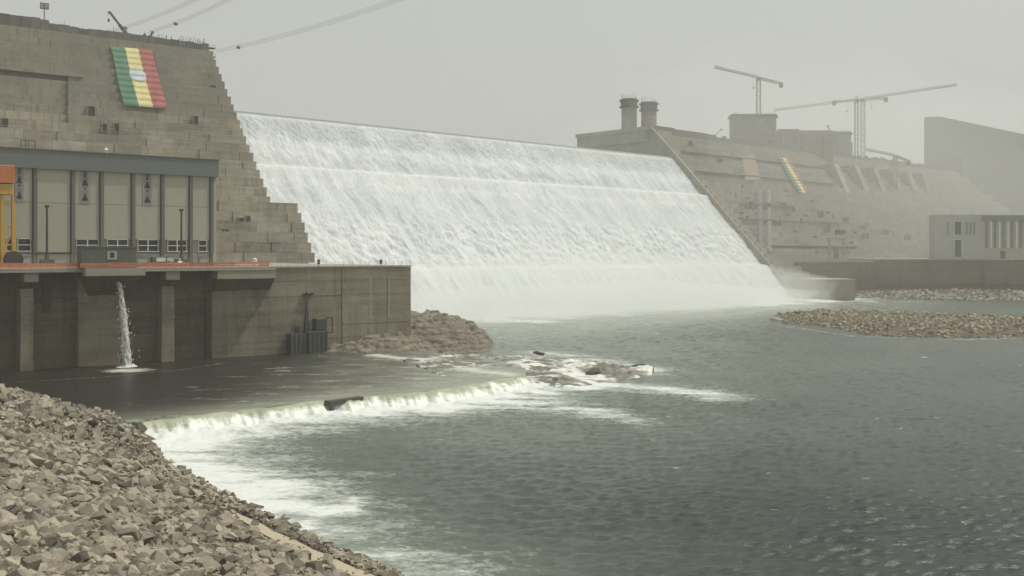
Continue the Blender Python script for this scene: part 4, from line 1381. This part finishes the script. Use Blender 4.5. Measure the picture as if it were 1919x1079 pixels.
# dark rocks breaking the rapids
for i, (px, py, s_, lab) in enumerate(((1198, 687, 1.2, 'dark wet rock at the outer tip of the rapids'), (1113, 697, 1.7, 'broad dark wet rock in the middle of the rapids'),
                                       (1042, 712, 1.0, 'small dark rock at the foot of the rapids'), (1010, 662, 1.2, 'low dark rock at the upstream side of the rapids'))):
    wx, wy = water_pt(px, py, -1.0)
    sv_, sf_ = SHAPES[i * 2]
    o = np_mesh('boulder', sv_, sf_, M['bed'])
    o.location = (wx, wy, -.9); o.scale = (s_ * 1.7, s_, s_ * .7); o.rotation_euler = (0.1, -.1, i * .8)
    tag(o, lab, 'boulder')

# ================================================================== FAR SIDE
far_dam = thing('concrete_dam', 'long hazy stepped concrete dam wing beyond the spillway', 'dam', (SF.o[0], SF.o[1], 0), SF.rz)
XS = 351.5
zl2 = [-6.0]
while zl2[-1] < 116: zl2.append(zl2[-1] + 4.12)
def fy2(z): return -98 + (z + 1.0)          # 1:1 face, local y upstream
core = []
for z0_, z1_ in zip(zl2[:-1], zl2[1:]):
    core += [(fy2(z0_) + 3.2, z0_), (fy2(z0_) + 3.2, z1_)]
core += [(96, zl2[-1]), (96, -9), (fy2(-6) + 3.2, -9)]
MB().prism(core, XS, 900).build('core', M['dam_far'], far_dam)
for z0_, z1_ in zip(zl2[:-1], zl2[1:]):
    x = XS
    while x < 880:
        wd = rs.uniform(38, 70) if x > XS + 1 else rs.uniform(12, 30)
        if z0_ > 15 or x < 420:
            block('concrete_block', M['dam_far'], far_dam, x + .06, x + wd - .06, fy2(z0_) + rs.uniform(-.35, .35), fy2(z0_) + 5, z0_ + .03, z1_ - .03)
        x += wd
# training wall beside the water: rises a few metres above it
pr = [(-106, -9), (-106, 1.0), (-98, 4.5), (-2, 101), (20, 122.5), (24, 122.5), (24, 90), (-98, -9)]
MB().prism(pr, 349.2, 351.4).build('training_wall', M['dam_far'], far_dam)
MB().box(349.2, 372, 18, 96, 112, 120.5).build('pier', M['dam_far'], far_dam)
MB().box(348.4, 420, 20, 97, 120.52, 123.4).build('crest_slab', M['dam_far'], far_dam)
for k in range(20):
    block('parapet', M['form'], far_dam, 351 + k * 26, 376.8 + k * 26, 19.2, 20.0, 117.6, 121.0 + rs.uniform(-.6, 1.0) + (2.2 if k < 3 else 0))
for k in range(20):
    z_ = 2 + k * 4.12
    block('stair_block', M['quay_pale'], far_dam, 351.6, 359 + rs.uniform(-1.5, 3), -101 + z_ - 4.2, -101 + z_ + 4, z_ - 4.1, z_)
for z_, x0_, x1_ in ((52, 366, 520), (64, 380, 455), (33, 372, 500), (88, 360, 560), (104, 365, 640)):
    block('ledge', M['dam_far'], far_dam, x0_, x1_, -101.4 + z_ - .8, -97 + z_, z_, z_ + .7)
for k in range(26):
    x_, z_ = rs.uniform(362, 560), rs.uniform(30, 80)
    block('form_pocket', M['form'], far_dam, x_, x_ + rs.uniform(.9, 2.2), -101.4 + z_, -97 + z_, z_ - rs.uniform(1.5, 5), z_)
for k in range(34):
    x_ = 372 + k * 14 + rs.uniform(-4, 4)
    block('formwork_panel', M['form'], far_dam, x_, x_ + rs.uniform(2.5, 9), 19.3 + rs.uniform(.9, 3), 22.8, 117, 121.5 + rs.uniform(0, 2.6))
SL2 = 1.0
def far_opening(*h): opening(far_dam, SF, *h, -101.2, 1.0, 0.0, 0.25, 'dam_far')
for h in ((1292, 264, 1297, 272), (1347, 297, 1354, 303), (1403, 378, 1410, 396), (1437, 380, 1444, 398), (1470, 381, 1474, 390), (1537, 395, 1543, 408),
          (1510, 402, 1514, 410), (1458, 415, 1462, 425), (1618, 424, 1622, 432), (1582, 408, 1590, 416), (1476, 400, 1480, 408), (1551, 420, 1556, 440),
          (1622, 438, 1627, 455), (1660, 430, 1665, 440), (1700, 440, 1706, 452)):
    far_opening(*h)
def face_quad(name, fr, corners, yl, slope, z0, out, back, mat, parent):
    """slab lying on a sloping face; corners TL, TR, BR, BL as photo points"""
    P = [Vector(fr.ray(px, py, yl, slope, z0)) for px, py in corners]
    f_ = [(p.x, p.y - out, p.z) for p in (P[3], P[2], P[1], P[0])]
    b_ = [(p.x, p.y + back, p.z) for p in (P[3], P[2], P[1], P[0])]
    return MB().hexa(b_, f_).build(name, mat, parent)
face_quad('timbered_bay', SF, ((1391, 300), (1415, 296), (1424, 336), (1398, 338)), -101.3, 1.0, 0, 0.3, 4, M['rust'], far_dam)
face_quad('timbered_head', SF, ((1395, 292), (1411, 289), (1415, 295.5), (1391, 299.5)), -101.3, 1.0, 0, 0.5, 4, M['rust'], far_dam)
for px in (1421, 1438):
    face_quad('pipe_chase', SF, ((px, 356), (px + 6, 356), (px + 8, 470), (px + 2, 470)), -101.3, 1.0, 0, 0.2, 4, M['form'], far_dam)
# buttress ribs below the crest
for i, (px, py) in enumerate(((1538, 309), (1577, 312), (1612, 316), (1645, 318), (1676, 322), (1704, 326))):
    x0_, y0_, z0_ = SF.ray(px, py, -98.5, 1.0, 0)
    ln = 26 - i * 1.2
    MB().prism([(y0_ - 15, z0_), (y0_ + 3, z0_), (y0_ - ln + 3, z0_ - ln), (y0_ - ln - 1, z0_ - ln)], x0_ - 4, x0_ + 4).build('buttress', M['dam_far'], far_dam)
banner(SF, ((1459, 295), (1479, 296), (1516, 360), (1499, 363)), -101.9, 1.0, 0.0, 'small faded striped banner draped down the far hazy dam', 12, 1.0, False)

# right side works below the face: scaffold gate
sg = thing('service_gate', 'small pale framed service gate at the foot of the far dam', 'gate', RF.w(75, 28, DECK), RF.rz)
zq = lambda py: CAM_Z + (HY - py) / F * 728 - DECK
xq = lambda px: (px - CX) / F * 728 - (RF.w(75, 28)[0])
MB().box(xq(1552), xq(1556), 0, 2, 0, zq(449)).box(xq(1578), xq(1582), 0, 2, 0, zq(449)).box(xq(1550), xq(1584), -.4, 2, zq(449), zq(445)).build('frame', M['quay_pale'], sg)
MB().box(xq(1561), xq(1572), .5, 1.2, 0, zq(463)).build('door', M['rust'], sg)
MB().box(xq(1565), xq(1580), 0, 1.5, zq(440), zq(430)).build('cabin', M['form'], sg)

# twin round towers on the pier
for px, top, lab in ((1179, 186, 'first round concrete tower of the pair on the far pier'), (1216, 192, 'second slightly shorter round tower of the pair on the far pier')):
    Yd = 772
    Xt = (px - CX) / F * Yd
    t_ = thing('concrete_tower', lab, 'tower', (Xt, Yd, 123.4), 0, 'round towers on the far pier')
    hgt = CAM_Z + (HY - top) / F * Yd - 123.4
    MB().cyl((0, 0, 0), (0, 0, hgt), 6.0, 6.0, 24).build('shaft', M['dam_far'], t_, False)
    MB().cyl((0, 0, hgt - 5.5), (0, 0, hgt), 6.5, 6.5, 24).build('formwork_ring', M['form'], t_)
    for zz in (hgt - 6.5, hgt - 1.6):
        MB().cyl((0, 0, zz), (0, 0, zz + .5), 7.7, 7.7, 24).build('work_platform', M['form'], t_)
        m = MB()
        for k in range(14):
            a = k * 6.283 / 14
            m.bar((7.5 * math.cos(a), 7.5 * math.sin(a), zz), (7.5 * math.cos(a), 7.5 * math.sin(a), zz + 1.8), .15)
        m.build('guard_posts', M['form'], t_)['kind'] = 'stuff'
    m = MB()
    for k in range(16):
        a = k * 6.283 / 16
        m.bar((5.6 * math.cos(a), 5.6 * math.sin(a), hgt), (5.6 * math.cos(a), 5.6 * math.sin(a), hgt + rs.uniform(1.5, 5)), .16)
    m.build('starter_bars', M['form'], t_)['kind'] = 'stuff'

# square works towers and the mass between them, on top of the far dam
def far_block(name, label, cat, px0, px1, py0, Yd, depth, steps=(), base_z=100.0, topmat='form'):
    x0_, x1_ = (px0 - CX) / F * Yd, (px1 - CX) / F * Yd
    zt = CAM_Z + (HY - py0) / F * Yd
    t_ = thing(name, label, cat, (x0_, Yd, base_z), SF.rz * .0)
    MB().box(0, x1_ - x0_, 0, depth, 0, zt - base_z).build('body', M['dam_far'], t_)
    if topmat:
        MB().box(-1.6, x1_ - x0_ + 1.6, -1.6, depth + 1.6, zt - base_z - 3.2, zt - base_z - 2.6).build('work_platform', M[topmat], t_)
        MB().box(-.6, x1_ - x0_ + .6, -.6, depth + .6, zt - base_z - 2.6, zt - base_z - .6).build('formwork', M[topmat], t_)
        m = MB()
        for k in range(18):
            xx = rs.uniform(0, x1_ - x0_)
            m.bar((xx, rs.uniform(0, 6), zt - base_z - .6), (xx, 1, zt - base_z + rs.uniform(.2, 2.4)), .16)
        m.build('starter_bars', M[topmat], t_)['kind'] = 'stuff'
    wdt_ = x1_ - x0_
    nb = max(3, int(wdt_ / 6))
    for k in range(nb):
        xx = wdt_ * (k + .5) / nb
        block('wall_rib', M['form' if k % 3 == 0 else 'dam_far'], t_, xx - .5, xx + .5, -.5, -.01, 2, (zt - base_z) * rs.uniform(.55, .9) if topmat else (zt - base_z) * .92)
    for zz in range(6, int(zt - base_z) - 4, 7):
        block('lift_ledge', M['dam_far'], t_, -.3, wdt_ + .3, -.75, -.51, zz, zz + .5)
    for (a, b, py, y0_) in steps:
        xa, xb = (a - CX) / F * Yd - x0_, (b - CX) / F * Yd - x0_
        MB().box(xa, xb, y0_, depth, 0, CAM_Z + (HY - py) / F * Yd - base_z).build('stepped_mass', M['dam_far'], t_)
    return t_
far_block('works_tower', 'wide square works tower under the first tower crane', 'tower', 1372, 1455, 213, 868, 11)
far_block('intake_block', 'long dark intake block with sloping top between the works towers', 'intake', 1455.5, 1562, 244, 905, 12,
          [(1462, 1500, 240.5, 4)], topmat=None)
far_block('works_tower', 'narrow square works tower with leaning boom behind the far dam', 'tower', 1562.5, 1595, 246, 960, 10, [(1595.2, 1600, 266, 3)])

# monolith at the far right
Ym = 1130
t_ = thing('concrete_monolith', 'huge plain grey concrete block fading in the haze', 'dam block', ((1738 - CX) / F * Ym, Ym, -5), 0)
zt = lambda py: CAM_Z + 5 + (HY - py) / F * Ym
xm = lambda px: (px - 1738) / F * Ym
MB().prism([(0, 0), (0, 1), (60, 1), (60, 0)], 0, 1)
m = MB()
def slab(px0, px1, ta, tb, y0_, y1_):
    m.hexa([(xm(px0), y0_, 0), (xm(px1), y0_, 0), (xm(px1), y1_, 0), (xm(px0), y1_, 0)],
           [(xm(px0), y0_, zt(ta)), (xm(px1), y0_, zt(tb)), (xm(px1), y1_, zt(tb)), (xm(px0), y1_, zt(ta))])
slab(1738, 1762, 219, 218, 0, 9)
slab(1762.1, 2120, 218, 294, 0.2, 9)
m.build('body', M['mono'], t_)
m = MB()
m.hexa([(xm(1792), -20, 0), (xm(2120), -20, 0), (xm(2120), -.1, 0), (xm(1792), -.1, 0)],
       [(xm(1792), -14, zt(294)), (xm(2120), -14, zt(330)), (xm(2120), -.1, zt(330)), (xm(1792), -.1, zt(294))])
m.build('lower_step', M['mono'], t_)
for i in range(9):
    block('lift_joint', M['form'], t_, xm(1740), xm(1766), -.12, -.01, 60 + i * 12, 60.6 + i * 12)
    block('lift_joint', M['form'], t_, xm(1766), xm(2000 if i < 6 else 1850), .05, .19, 60 + i * 12, 60.6 + i * 12)
# hillside of rubble in front of the monolith
gx, gy = np.meshgrid(np.linspace(330, 900, 90), np.linspace(760, 1120, 70))
hz_ = 20 + 52 * sstep(780, 1080, gy + (gx - 470) * .25) * sstep(330, 520, gx + (gy - 760) * .1) + 4 * fbm(gx * .02, gy * .02, 1.0, 4) + 1.6 * fbm(gx * .12, gy * .12, 2.0, 3)
hill = np_mesh('hill', np.stack([gx, gy, hz_], -1), grid_faces(70, 90), M['soil'], smooth=True)
tag(hill, 'hazy excavated hillside behind the far powerhouse', kind='structure')

# far platform
fp = thing('river_wall', 'long low brown concrete platform wall across the river', 'river wall', (RF.o[0], RF.o[1], 0), RF.rz)
MB().box(0, 330, 4.2, 140, -9, DECK - 1).build('core', M['quay_wet'], fp)
xw = lambda px: RF.ray(px, 520, 0)[0]
edges = [1480, 1525, 1566, 1600, 1640, 1690, 1740, 1790, 1842, 1880, 1919, 1990, 2080, 2180]
for a, b in zip(edges[:-1], edges[1:]):
    for z0_, z1_ in ((-6, 6), (6, 15), (15, 22.6)):
        yy_ = 0.0 if (a < 1640) else (1.2 if z0_ < 6 else 0.0)
        block('wall_panel', M['quay_wet'], fp, xw(a) + .06, xw(b) - .06, yy_ + rs.uniform(-.2, .2), 4.4, z0_ + .03, z1_ - .03)
block('deck_slab', M['quay_pale'], fp, xw(1484), xw(1637), -.8, 140, 21.2, 22.6)
block('deck_slab', M['quay_pale'], fp, xw(1638), xw(2180), -.8, 140, 22.65, DECK)
for k, px in enumerate((1597, 1612, 1626, 1842)):
    block('pier', M['quay_wet'], fp, xw(px), xw(px + 5), -1.0, .3, -6, 20.8)
lw = thing('guide_wall', 'pale low concrete guide wall at the foot of the spillway edge', 'guide wall', SF.w(352, -112, -5), SF.rz * 0)
bxa = (1482 - CX) / F * 668
MB().box(bxa - lw.location.x, (1568 - CX) / F * 668 - lw.location.x, -20, 14, 0, CAM_Z + 5 + (HY - 524) / F * 655).build('body', M['quay_pale'], lw)
MB().box(bxa - lw.location.x + 3, (1568 - CX) / F * 668 - lw.location.x + .4, -20.4, 14.4, CAM_Z + 5 + (HY - 524) / F * 655 + .02, CAM_Z + 5.9 + (HY - 524) / F * 655).build('coping', M['quay_pale'], lw)
# far powerhouse
fh = thing('powerhouse', 'hazy pale far powerhouse with two dark tall windows', 'powerhouse', RF.w(0, 24, DECK), RF.rz)
yb_ = 24
xf = lambda px: RF.ray(px, 440, yb_)[0]
zf = lambda py: RF.ray(1800, py, yb_)[2] - DECK
MB().box(xf(1752), xf(1843), .5, 11, 0, zf(402)).build('wall', M['panel'], fh)
MB().box(xf(1843) + .05, xf(2200), .8, 45, 0, zf(404)).build('wall', M['cladding'], fh)
MB().box(xf(1841), xf(2200), -.6, 45.5, zf(413), zf(404) + .4).build('fascia', M['fascia'], fh)
for (a, b, c, d) in ((1789, 1802, 439, 415), (1789, 1802, 481, 449)):
    w_ = MB().box(xf(a) - .5, xf(a) - .01, -.1, .49, zf(c) - .4, zf(d) + .4).box(xf(b) + .01, xf(b) + .5, -.1, .49, zf(c) - .4, zf(d) + .4).box(xf(a), xf(b), -.1, .49, zf(d), zf(d) + .4).build('window', M['white'], fh)
    block('pane', M['glass'], w_, xf(a) + .01, xf(b) - .01, .1, .49, zf(c), zf(d) - .01)
for px in (1775, 1811, 1818, 1825):
    block('wall_strip', M['steel'], fh, xf(px), xf(px + 3), .2, .49, zf(440), zf(416))
k = 0
for px in range(1848, 2200, 8):
    block('wall_rib', M['white' if k % 2 else 'rib'], fh, xf(px), xf(px + 3), .1, .79, zf(465), zf(413.5)); k += 1
block('door', M['glass'], fh, xf(1876), xf(1884), .2, .79, 0, zf(470))
# far shore rubble
k_ = 9000
px_ = rng.uniform(196, 520, k_); py_ = rng.uniform(612, 706, k_)
top_ = np.interp(px_, [196, 225, 260, 520], [690, 662, 640, 628])
kp = (py_ > top_ + 6 * fbm(px_ * .05, 0.0, 0.0, 3)) & (px_ > 214)
px_, py_ = px_[kp], py_[kp]
pz_ = RIVER - .4 + 4.0 * sstep(0, 60, py_ - np.interp(px_, [196, 225, 260, 520], [690, 662, 640, 628]))
ps_ = np.clip(np.exp(rng.normal(-.1, .4, len(px_))), .4, 2.6)
rub = merged_stones('shore_rubble', np.stack([px_, py_, pz_], -1), ps_, np.stack([rng.normal(0, .4, len(px_)), rng.normal(0, .4, len(px_)), rng.uniform(0, 6.28, len(px_))], -1),
                    rng.integers(0, 16, len(px_)), M['shore'])
tag(rub, 'grey rubble along the foot of the far platform wall', kind='stuff')
gx, gy = np.meshgrid(np.linspace(205, 540, 100), np.linspace(600, 702, 50))
tb = np.interp(gx, [196, 225, 260, 540], [690, 662, 640, 626])
shz = RIVER - .8 + 4.0 * sstep(0, 60, gy - tb) - .15 * np.clip(tb - gy, 0, 40)
shore = np_mesh('shore', np.stack([gx, gy, shz], -1), grid_faces(50, 100), M['soil'], smooth=True)
tag(shore, 'muddy far shore below the platform wall', kind='structure')

# ------------------------------------------------------------------ tower cranes
def tower_crane(label, px, py_base, py_head, Yd, tip, tail, wmast=2.4, hook=0.6, peak=0.0):
    """tip and tail: photo points of jib end and counter-jib end, with their own depths"""
    zb0 = CAM_Z + (HY - py_base) / F * Yd
    X0 = (px - CX) / F * Yd
    t_ = thing('tower_crane', label, 'tower crane', (X0, Yd, zb0), 0, 'tower cranes beyond the spillway')
    base = Vector((X0, Yd, zb0))
    head = Vector((0, 0, CAM_Z + (HY - py_head) / F * Yd - zb0))
    MB().lattice((0, 0, 0), head, wmast, 3.2, .46, .22).build('mast', M['crane_white'], t_)
    jt = pt(tip[0], tip[1], tip[2]) - base
    ct = pt(tail[0], tail[1], tail[2]) - base
    top = head + Vector((0, 0, 1.0))
    MB().lattice(top, jt, 1.8, 3.0, .38, .2, True).build('jib', M['crane_white'], t_)
    MB().lattice(top, ct, 1.7, 3.0, .42, .2).build('counter_jib', M['crane_white'], t_)
    d = (ct - top).normalized()
    MB().box(-1.5, 1.5, -1.3, 1.3, -3.6, .4).build('counterweight', M['form'], t_).location = ct - d * 2
    MB().box(-1.9, -.2, -1.2, 1.0, -2.6, .2).build('operator_cab', M['panel'], t_).location = head + Vector((-.8, -1.5, 0))
    MB().box(-1.5, 1.5, -1.5, 1.5, -1.2, 1.2).build('slewing_ring', M['form'], t_).location = head
    if peak:
        MB().lattice(top, top + Vector((0, 0, peak)), 1.0, 2.0, .2, .12).build('tower_peak', M['crane_white'], t_)
        MB().bar(top + Vector((0, 0, peak)), top.lerp(jt, .6) + Vector((0, 0, 1.5)), .12).bar(top + Vector((0, 0, peak)), ct, .12).build('tie_rods', M['form'], t_)
    hp = top.lerp(jt, hook)
    m = MB(); m.bar(hp, hp - Vector((0, 0, 9)), .12); m.box(hp.x - .6, hp.x + .6, hp.y - .4, hp.y + .4, hp.z - 10.4, hp.z - 9); m.box(hp.x - 1, hp.x + 1, hp.y - .8, hp.y + .8, hp.z - .5, hp.z)
    m.build('hook_block', M['form'], t_)
    return t_
tower_crane('flat topped tower crane standing alone above the wide works tower', 1421.5, 216, 148, 880, (1339, 127, 800), (1466, 157, 905), 3.2, .12)
tower_crane('tower crane of the close pair whose long jib reaches over the intake block', 1605, 304, 190, 985, (1451, 208, 930), (1663, 184, 1000), 3.0, .12, 4.5)
tower_crane('tower crane of the close pair whose jib points up towards the monolith', 1617, 306, 188, 1010, (1793, 160, 930), (1560, 191, 1035), 3.4, .1)
tower_crane('low tower crane in front of the concrete monolith', 1678, 345, 294, 940, (1622, 281, 885), (1705, 303, 955), 3.0, .15)

# small derricks on the far crest
for px, py, px2, py2, Yd, lab in ((1338, 254, 1352, 243, 850, 'tiny reddish boom lift on the far dam crest'), (1566, 262, 1551, 236, 950, 'dark leaning boom against the narrow works tower')):
    p0 = pt(px, py, Yd); p1 = pt(px2, py2, Yd)
    t_ = thing('boom_lift', lab, 'boom lift', (p0.x, p0.y, p0.z - 2), 0)
    MB().lattice((0, 0, 2), tuple(p1 - p0 + Vector((0, 0, 2))), .8, 2.0, .22, .14).build('boom', M['rust'], t_)
    MB().box(-2, 2, -1.2, 1.2, 0, 2).build('carriage', M['form'], t_, bevel=.1)
    MB().box(-.8, .8, -.6, .6, -.2, .9).build('basket', M['form'], t_).location = p1 - p0 + Vector((0, 0, 2))
# mobile cranes on the near dam crest
for (px, py, px2, py2, Yd, wb, lab) in ((243, 71, 206, 23, 478, 1.0, 'truck crane with raised boom and hanging hook above the banner'), (277, 76, 286, 60, 486, .7, 'small dark crane boom behind the dam crest near the banner')):
    p0 = pt(px, py, Yd); p1 = pt(px2, py2, Yd)
    t_ = thing('mobile_crane', lab, 'mobile crane', (p0.x, p0.y, 130.2), LF.rz)
    inv = Matrix.Rotation(-LF.rz, 3, 'Z')
    a = inv @ (p0 - Vector((p0.x, p0.y, 130.2))); b = inv @ (p1 - Vector((p0.x, p0.y, 130.2)))
    big = wb > .9
    c = a.lerp(b, .5)
    MB().bar(a, c, 1.5 * wb).build('boom_base', M['form'], t_)
    MB().bar(c, b, 1.05 * wb).build('boom_tip', M['form'], t_)
    MB().box(b.x - .9 * wb, b.x + .5 * wb, b.y - .4, b.y + .4, b.z - .6, b.z + .4).build('boom_head', M['form'], t_)
    MB().bar(a.lerp(b, .35), a + Vector((-2.2 * wb if px2 < px else 2.0 * wb, 0, -1.2)), .5 * wb).build('lift_ram', M['form'], t_)
    MB().bar((b.x - .6 * wb, b.y, b.z), (b.x - .6 * wb, b.y, b.z - 3.2 * wb), .10).box(b.x - 1.0 * wb, b.x - .2 * wb, b.y - .3, b.y + .3, b.z - 4.6 * wb, b.z - 3.2 * wb).build('hook_block', M['form'], t_)
    MB().box(-2 * wb, 5.5 * wb, -1.4, 1.4, 1.0, 2.4).build('chassis', M['form'], t_, bevel=.1)
    MB().box(-1.5 * wb, 3 * wb, -1.2, 1.2, 2.4, a.z + .2).build('superstructure', M['form'], t_, bevel=.15)
    MB().box(-3.2 * wb, -1.6 * wb, -1.2, .2, 2.2, 4.0).build('cab', M['form'], t_, bevel=.12)
    wm = None
    for xx in (-1.2, .6, 2.6, 4.4):
        for yy2 in (-1.45, 1.0):
            if wm is None: wm = MB().cyl((0, 0, 0), (0, .45, 0), .62, n=16).build('wheel', M['dark'], t_); ob = wm
            else: ob = wm.copy(); link(ob, t_)
            ob.location = (xx * wb, yy2, .62)
# floodlight mast on the crest
p0 = pt(83, 48, 462)
t_ = thing('floodlight_mast', 'tall floodlight mast with square lamp frame on the dam crest', 'floodlight mast', (p0.x, p0.y, 130.2), LF.rz)
hm = pt(83, 6, 462).z - 130.2
MB().cyl((0, 0, 0), (0, 0, hm - 2.6), .34, .22, 10).build('pole', M['steel'], t_)
MB().box(-1.9, 1.9, -.2, .2, hm - 2.7, hm - 2.3).box(-1.9, 1.9, -.2, .2, hm - .1, hm + .1).box(-.1, .1, -.15, .15, hm - 2.3, hm).build('lamp_frame', M['form'], t_)
lm = None
for r_i in range(3):
    for c_i in range(4):
        if lm is None: lm = MB().box(-.38, .38, -.5, .15, -.3, .3).build('lamp', M['form'], t_); ob = lm
        else: ob = lm.copy(); link(ob, t_)
        ob.location = (-1.5 + c_i * 1.0, -.35, hm - 1.95 + r_i * .85)

# ------------------------------------------------------------------ power lines overhead
def power_line(label, a, b, sag, n_w, sp, spacers, rad=.035):
    pa, pb = pt(*a), pt(*b)
    t_ = thing('power_line', label, 'power line', tuple(pa), 0, 'power lines over the dam')
    d = (pb - pa); side = Vector((d.y, -d.x, 0)).normalized()
    pts = []
    for i in range(33):
        u = i / 32
        pts.append(d * u - Vector((0, 0, sag * 4 * u * (1 - u))))
    for k in range(n_w):
        off = side * sp * (k % 2 - .5) + Vector((0, 0, sp * .8 * (k // 2)))
        m = MB()
        for u, v in zip(pts[:-1], pts[1:]): m.bar(u + off, v + off, rad * 2)
        m.build('wire', M['steel'], t_)
    for u in spacers:
        p = pts[int(u * 32)]
        m = MB(); m.box(p.x - .9, p.x + .9, p.y - .9, p.y + .9, p.z - .5, p.z + .9)
        m.build('spacer', M['steel'], t_, bevel=.3)
    return t_
power_line('lowest overhead power line rising from behind the dam corner', (402, 98, 540), (790, -14, 380), 2.2, 4, 1.6, (.16,))
power_line('middle overhead power line with a marker above the dam crest', (280, 62, 540), (450, -10, 420), 1.2, 4, 1.4, (.36,))
power_line('uppermost overhead power line with a marker near the truck crane', (205, 62, 540), (400, -14, 420), 1.2, 4, 1.4, (.2,))

# ------------------------------------------------------------------ spray and haze
def volume_mat(name, col, dens, aniso):
    k = NT(name)
    v = k.n('VolumePrincipled', {'Color': rgb(*col), 'Density': dens, 'Anisotropy': aniso})
    k.t.links.new(v.outputs[0], k.out.inputs['Volume'])
    return k.m
def puff(name, label, fr, cx_, cy_, cz_, rx_, ry_, rz_, dens):
    bm = bmesh.new()
    bmesh.ops.create_icosphere(bm, subdivisions=4, radius=1)
    for v in bm.verts:
        n = float(fbm(v.co.x * 2.1 * rx_ / 60 + cx_, v.co.y * 2.0, v.co.z * 2.0, 3))
        f_ = 1 + .16 * n
        v.co = (v.co.x * rx_ * f_, v.co.y * ry_ * f_, v.co.z * rz_ * f_)
    me = bpy.data.meshes.new(name); bm.to_mesh(me); bm.free()
    me.materials.append(volume_mat(name + '_volume', (.95, .96, .94), dens, .2))
    o = link(bpy.data.objects.new(name, me))
    o.location = fr.w(cx_, cy_, cz_); o.rotation_euler = (0, 0, fr.rz)
    tag(o, label, kind='stuff')
puff('spray_mist', 'white spray hanging over the foot of the spillway', SF, 128, -118, 0, 194, 40, 13, .017)
puff('spray_veil', 'thin veil of spray drifting off the spillway foot', SF, 122, -132, 3, 194, 72, 26, .0055)
puff('spray_drift', 'pale spray drifting across the far dam', SF, 620, -30, 45, 420, 175, 150, .00105)

hb = MB().box(-1700, 1700, -500, 2100, -11, 330).build('haze', volume_mat('dusty_air', (.93, .945, .90), HAZE_DENSITY, .1))
tag(hb, 'pale dusty haze filling the valley', kind='stuff')
hb.display_type = 'WIRE'
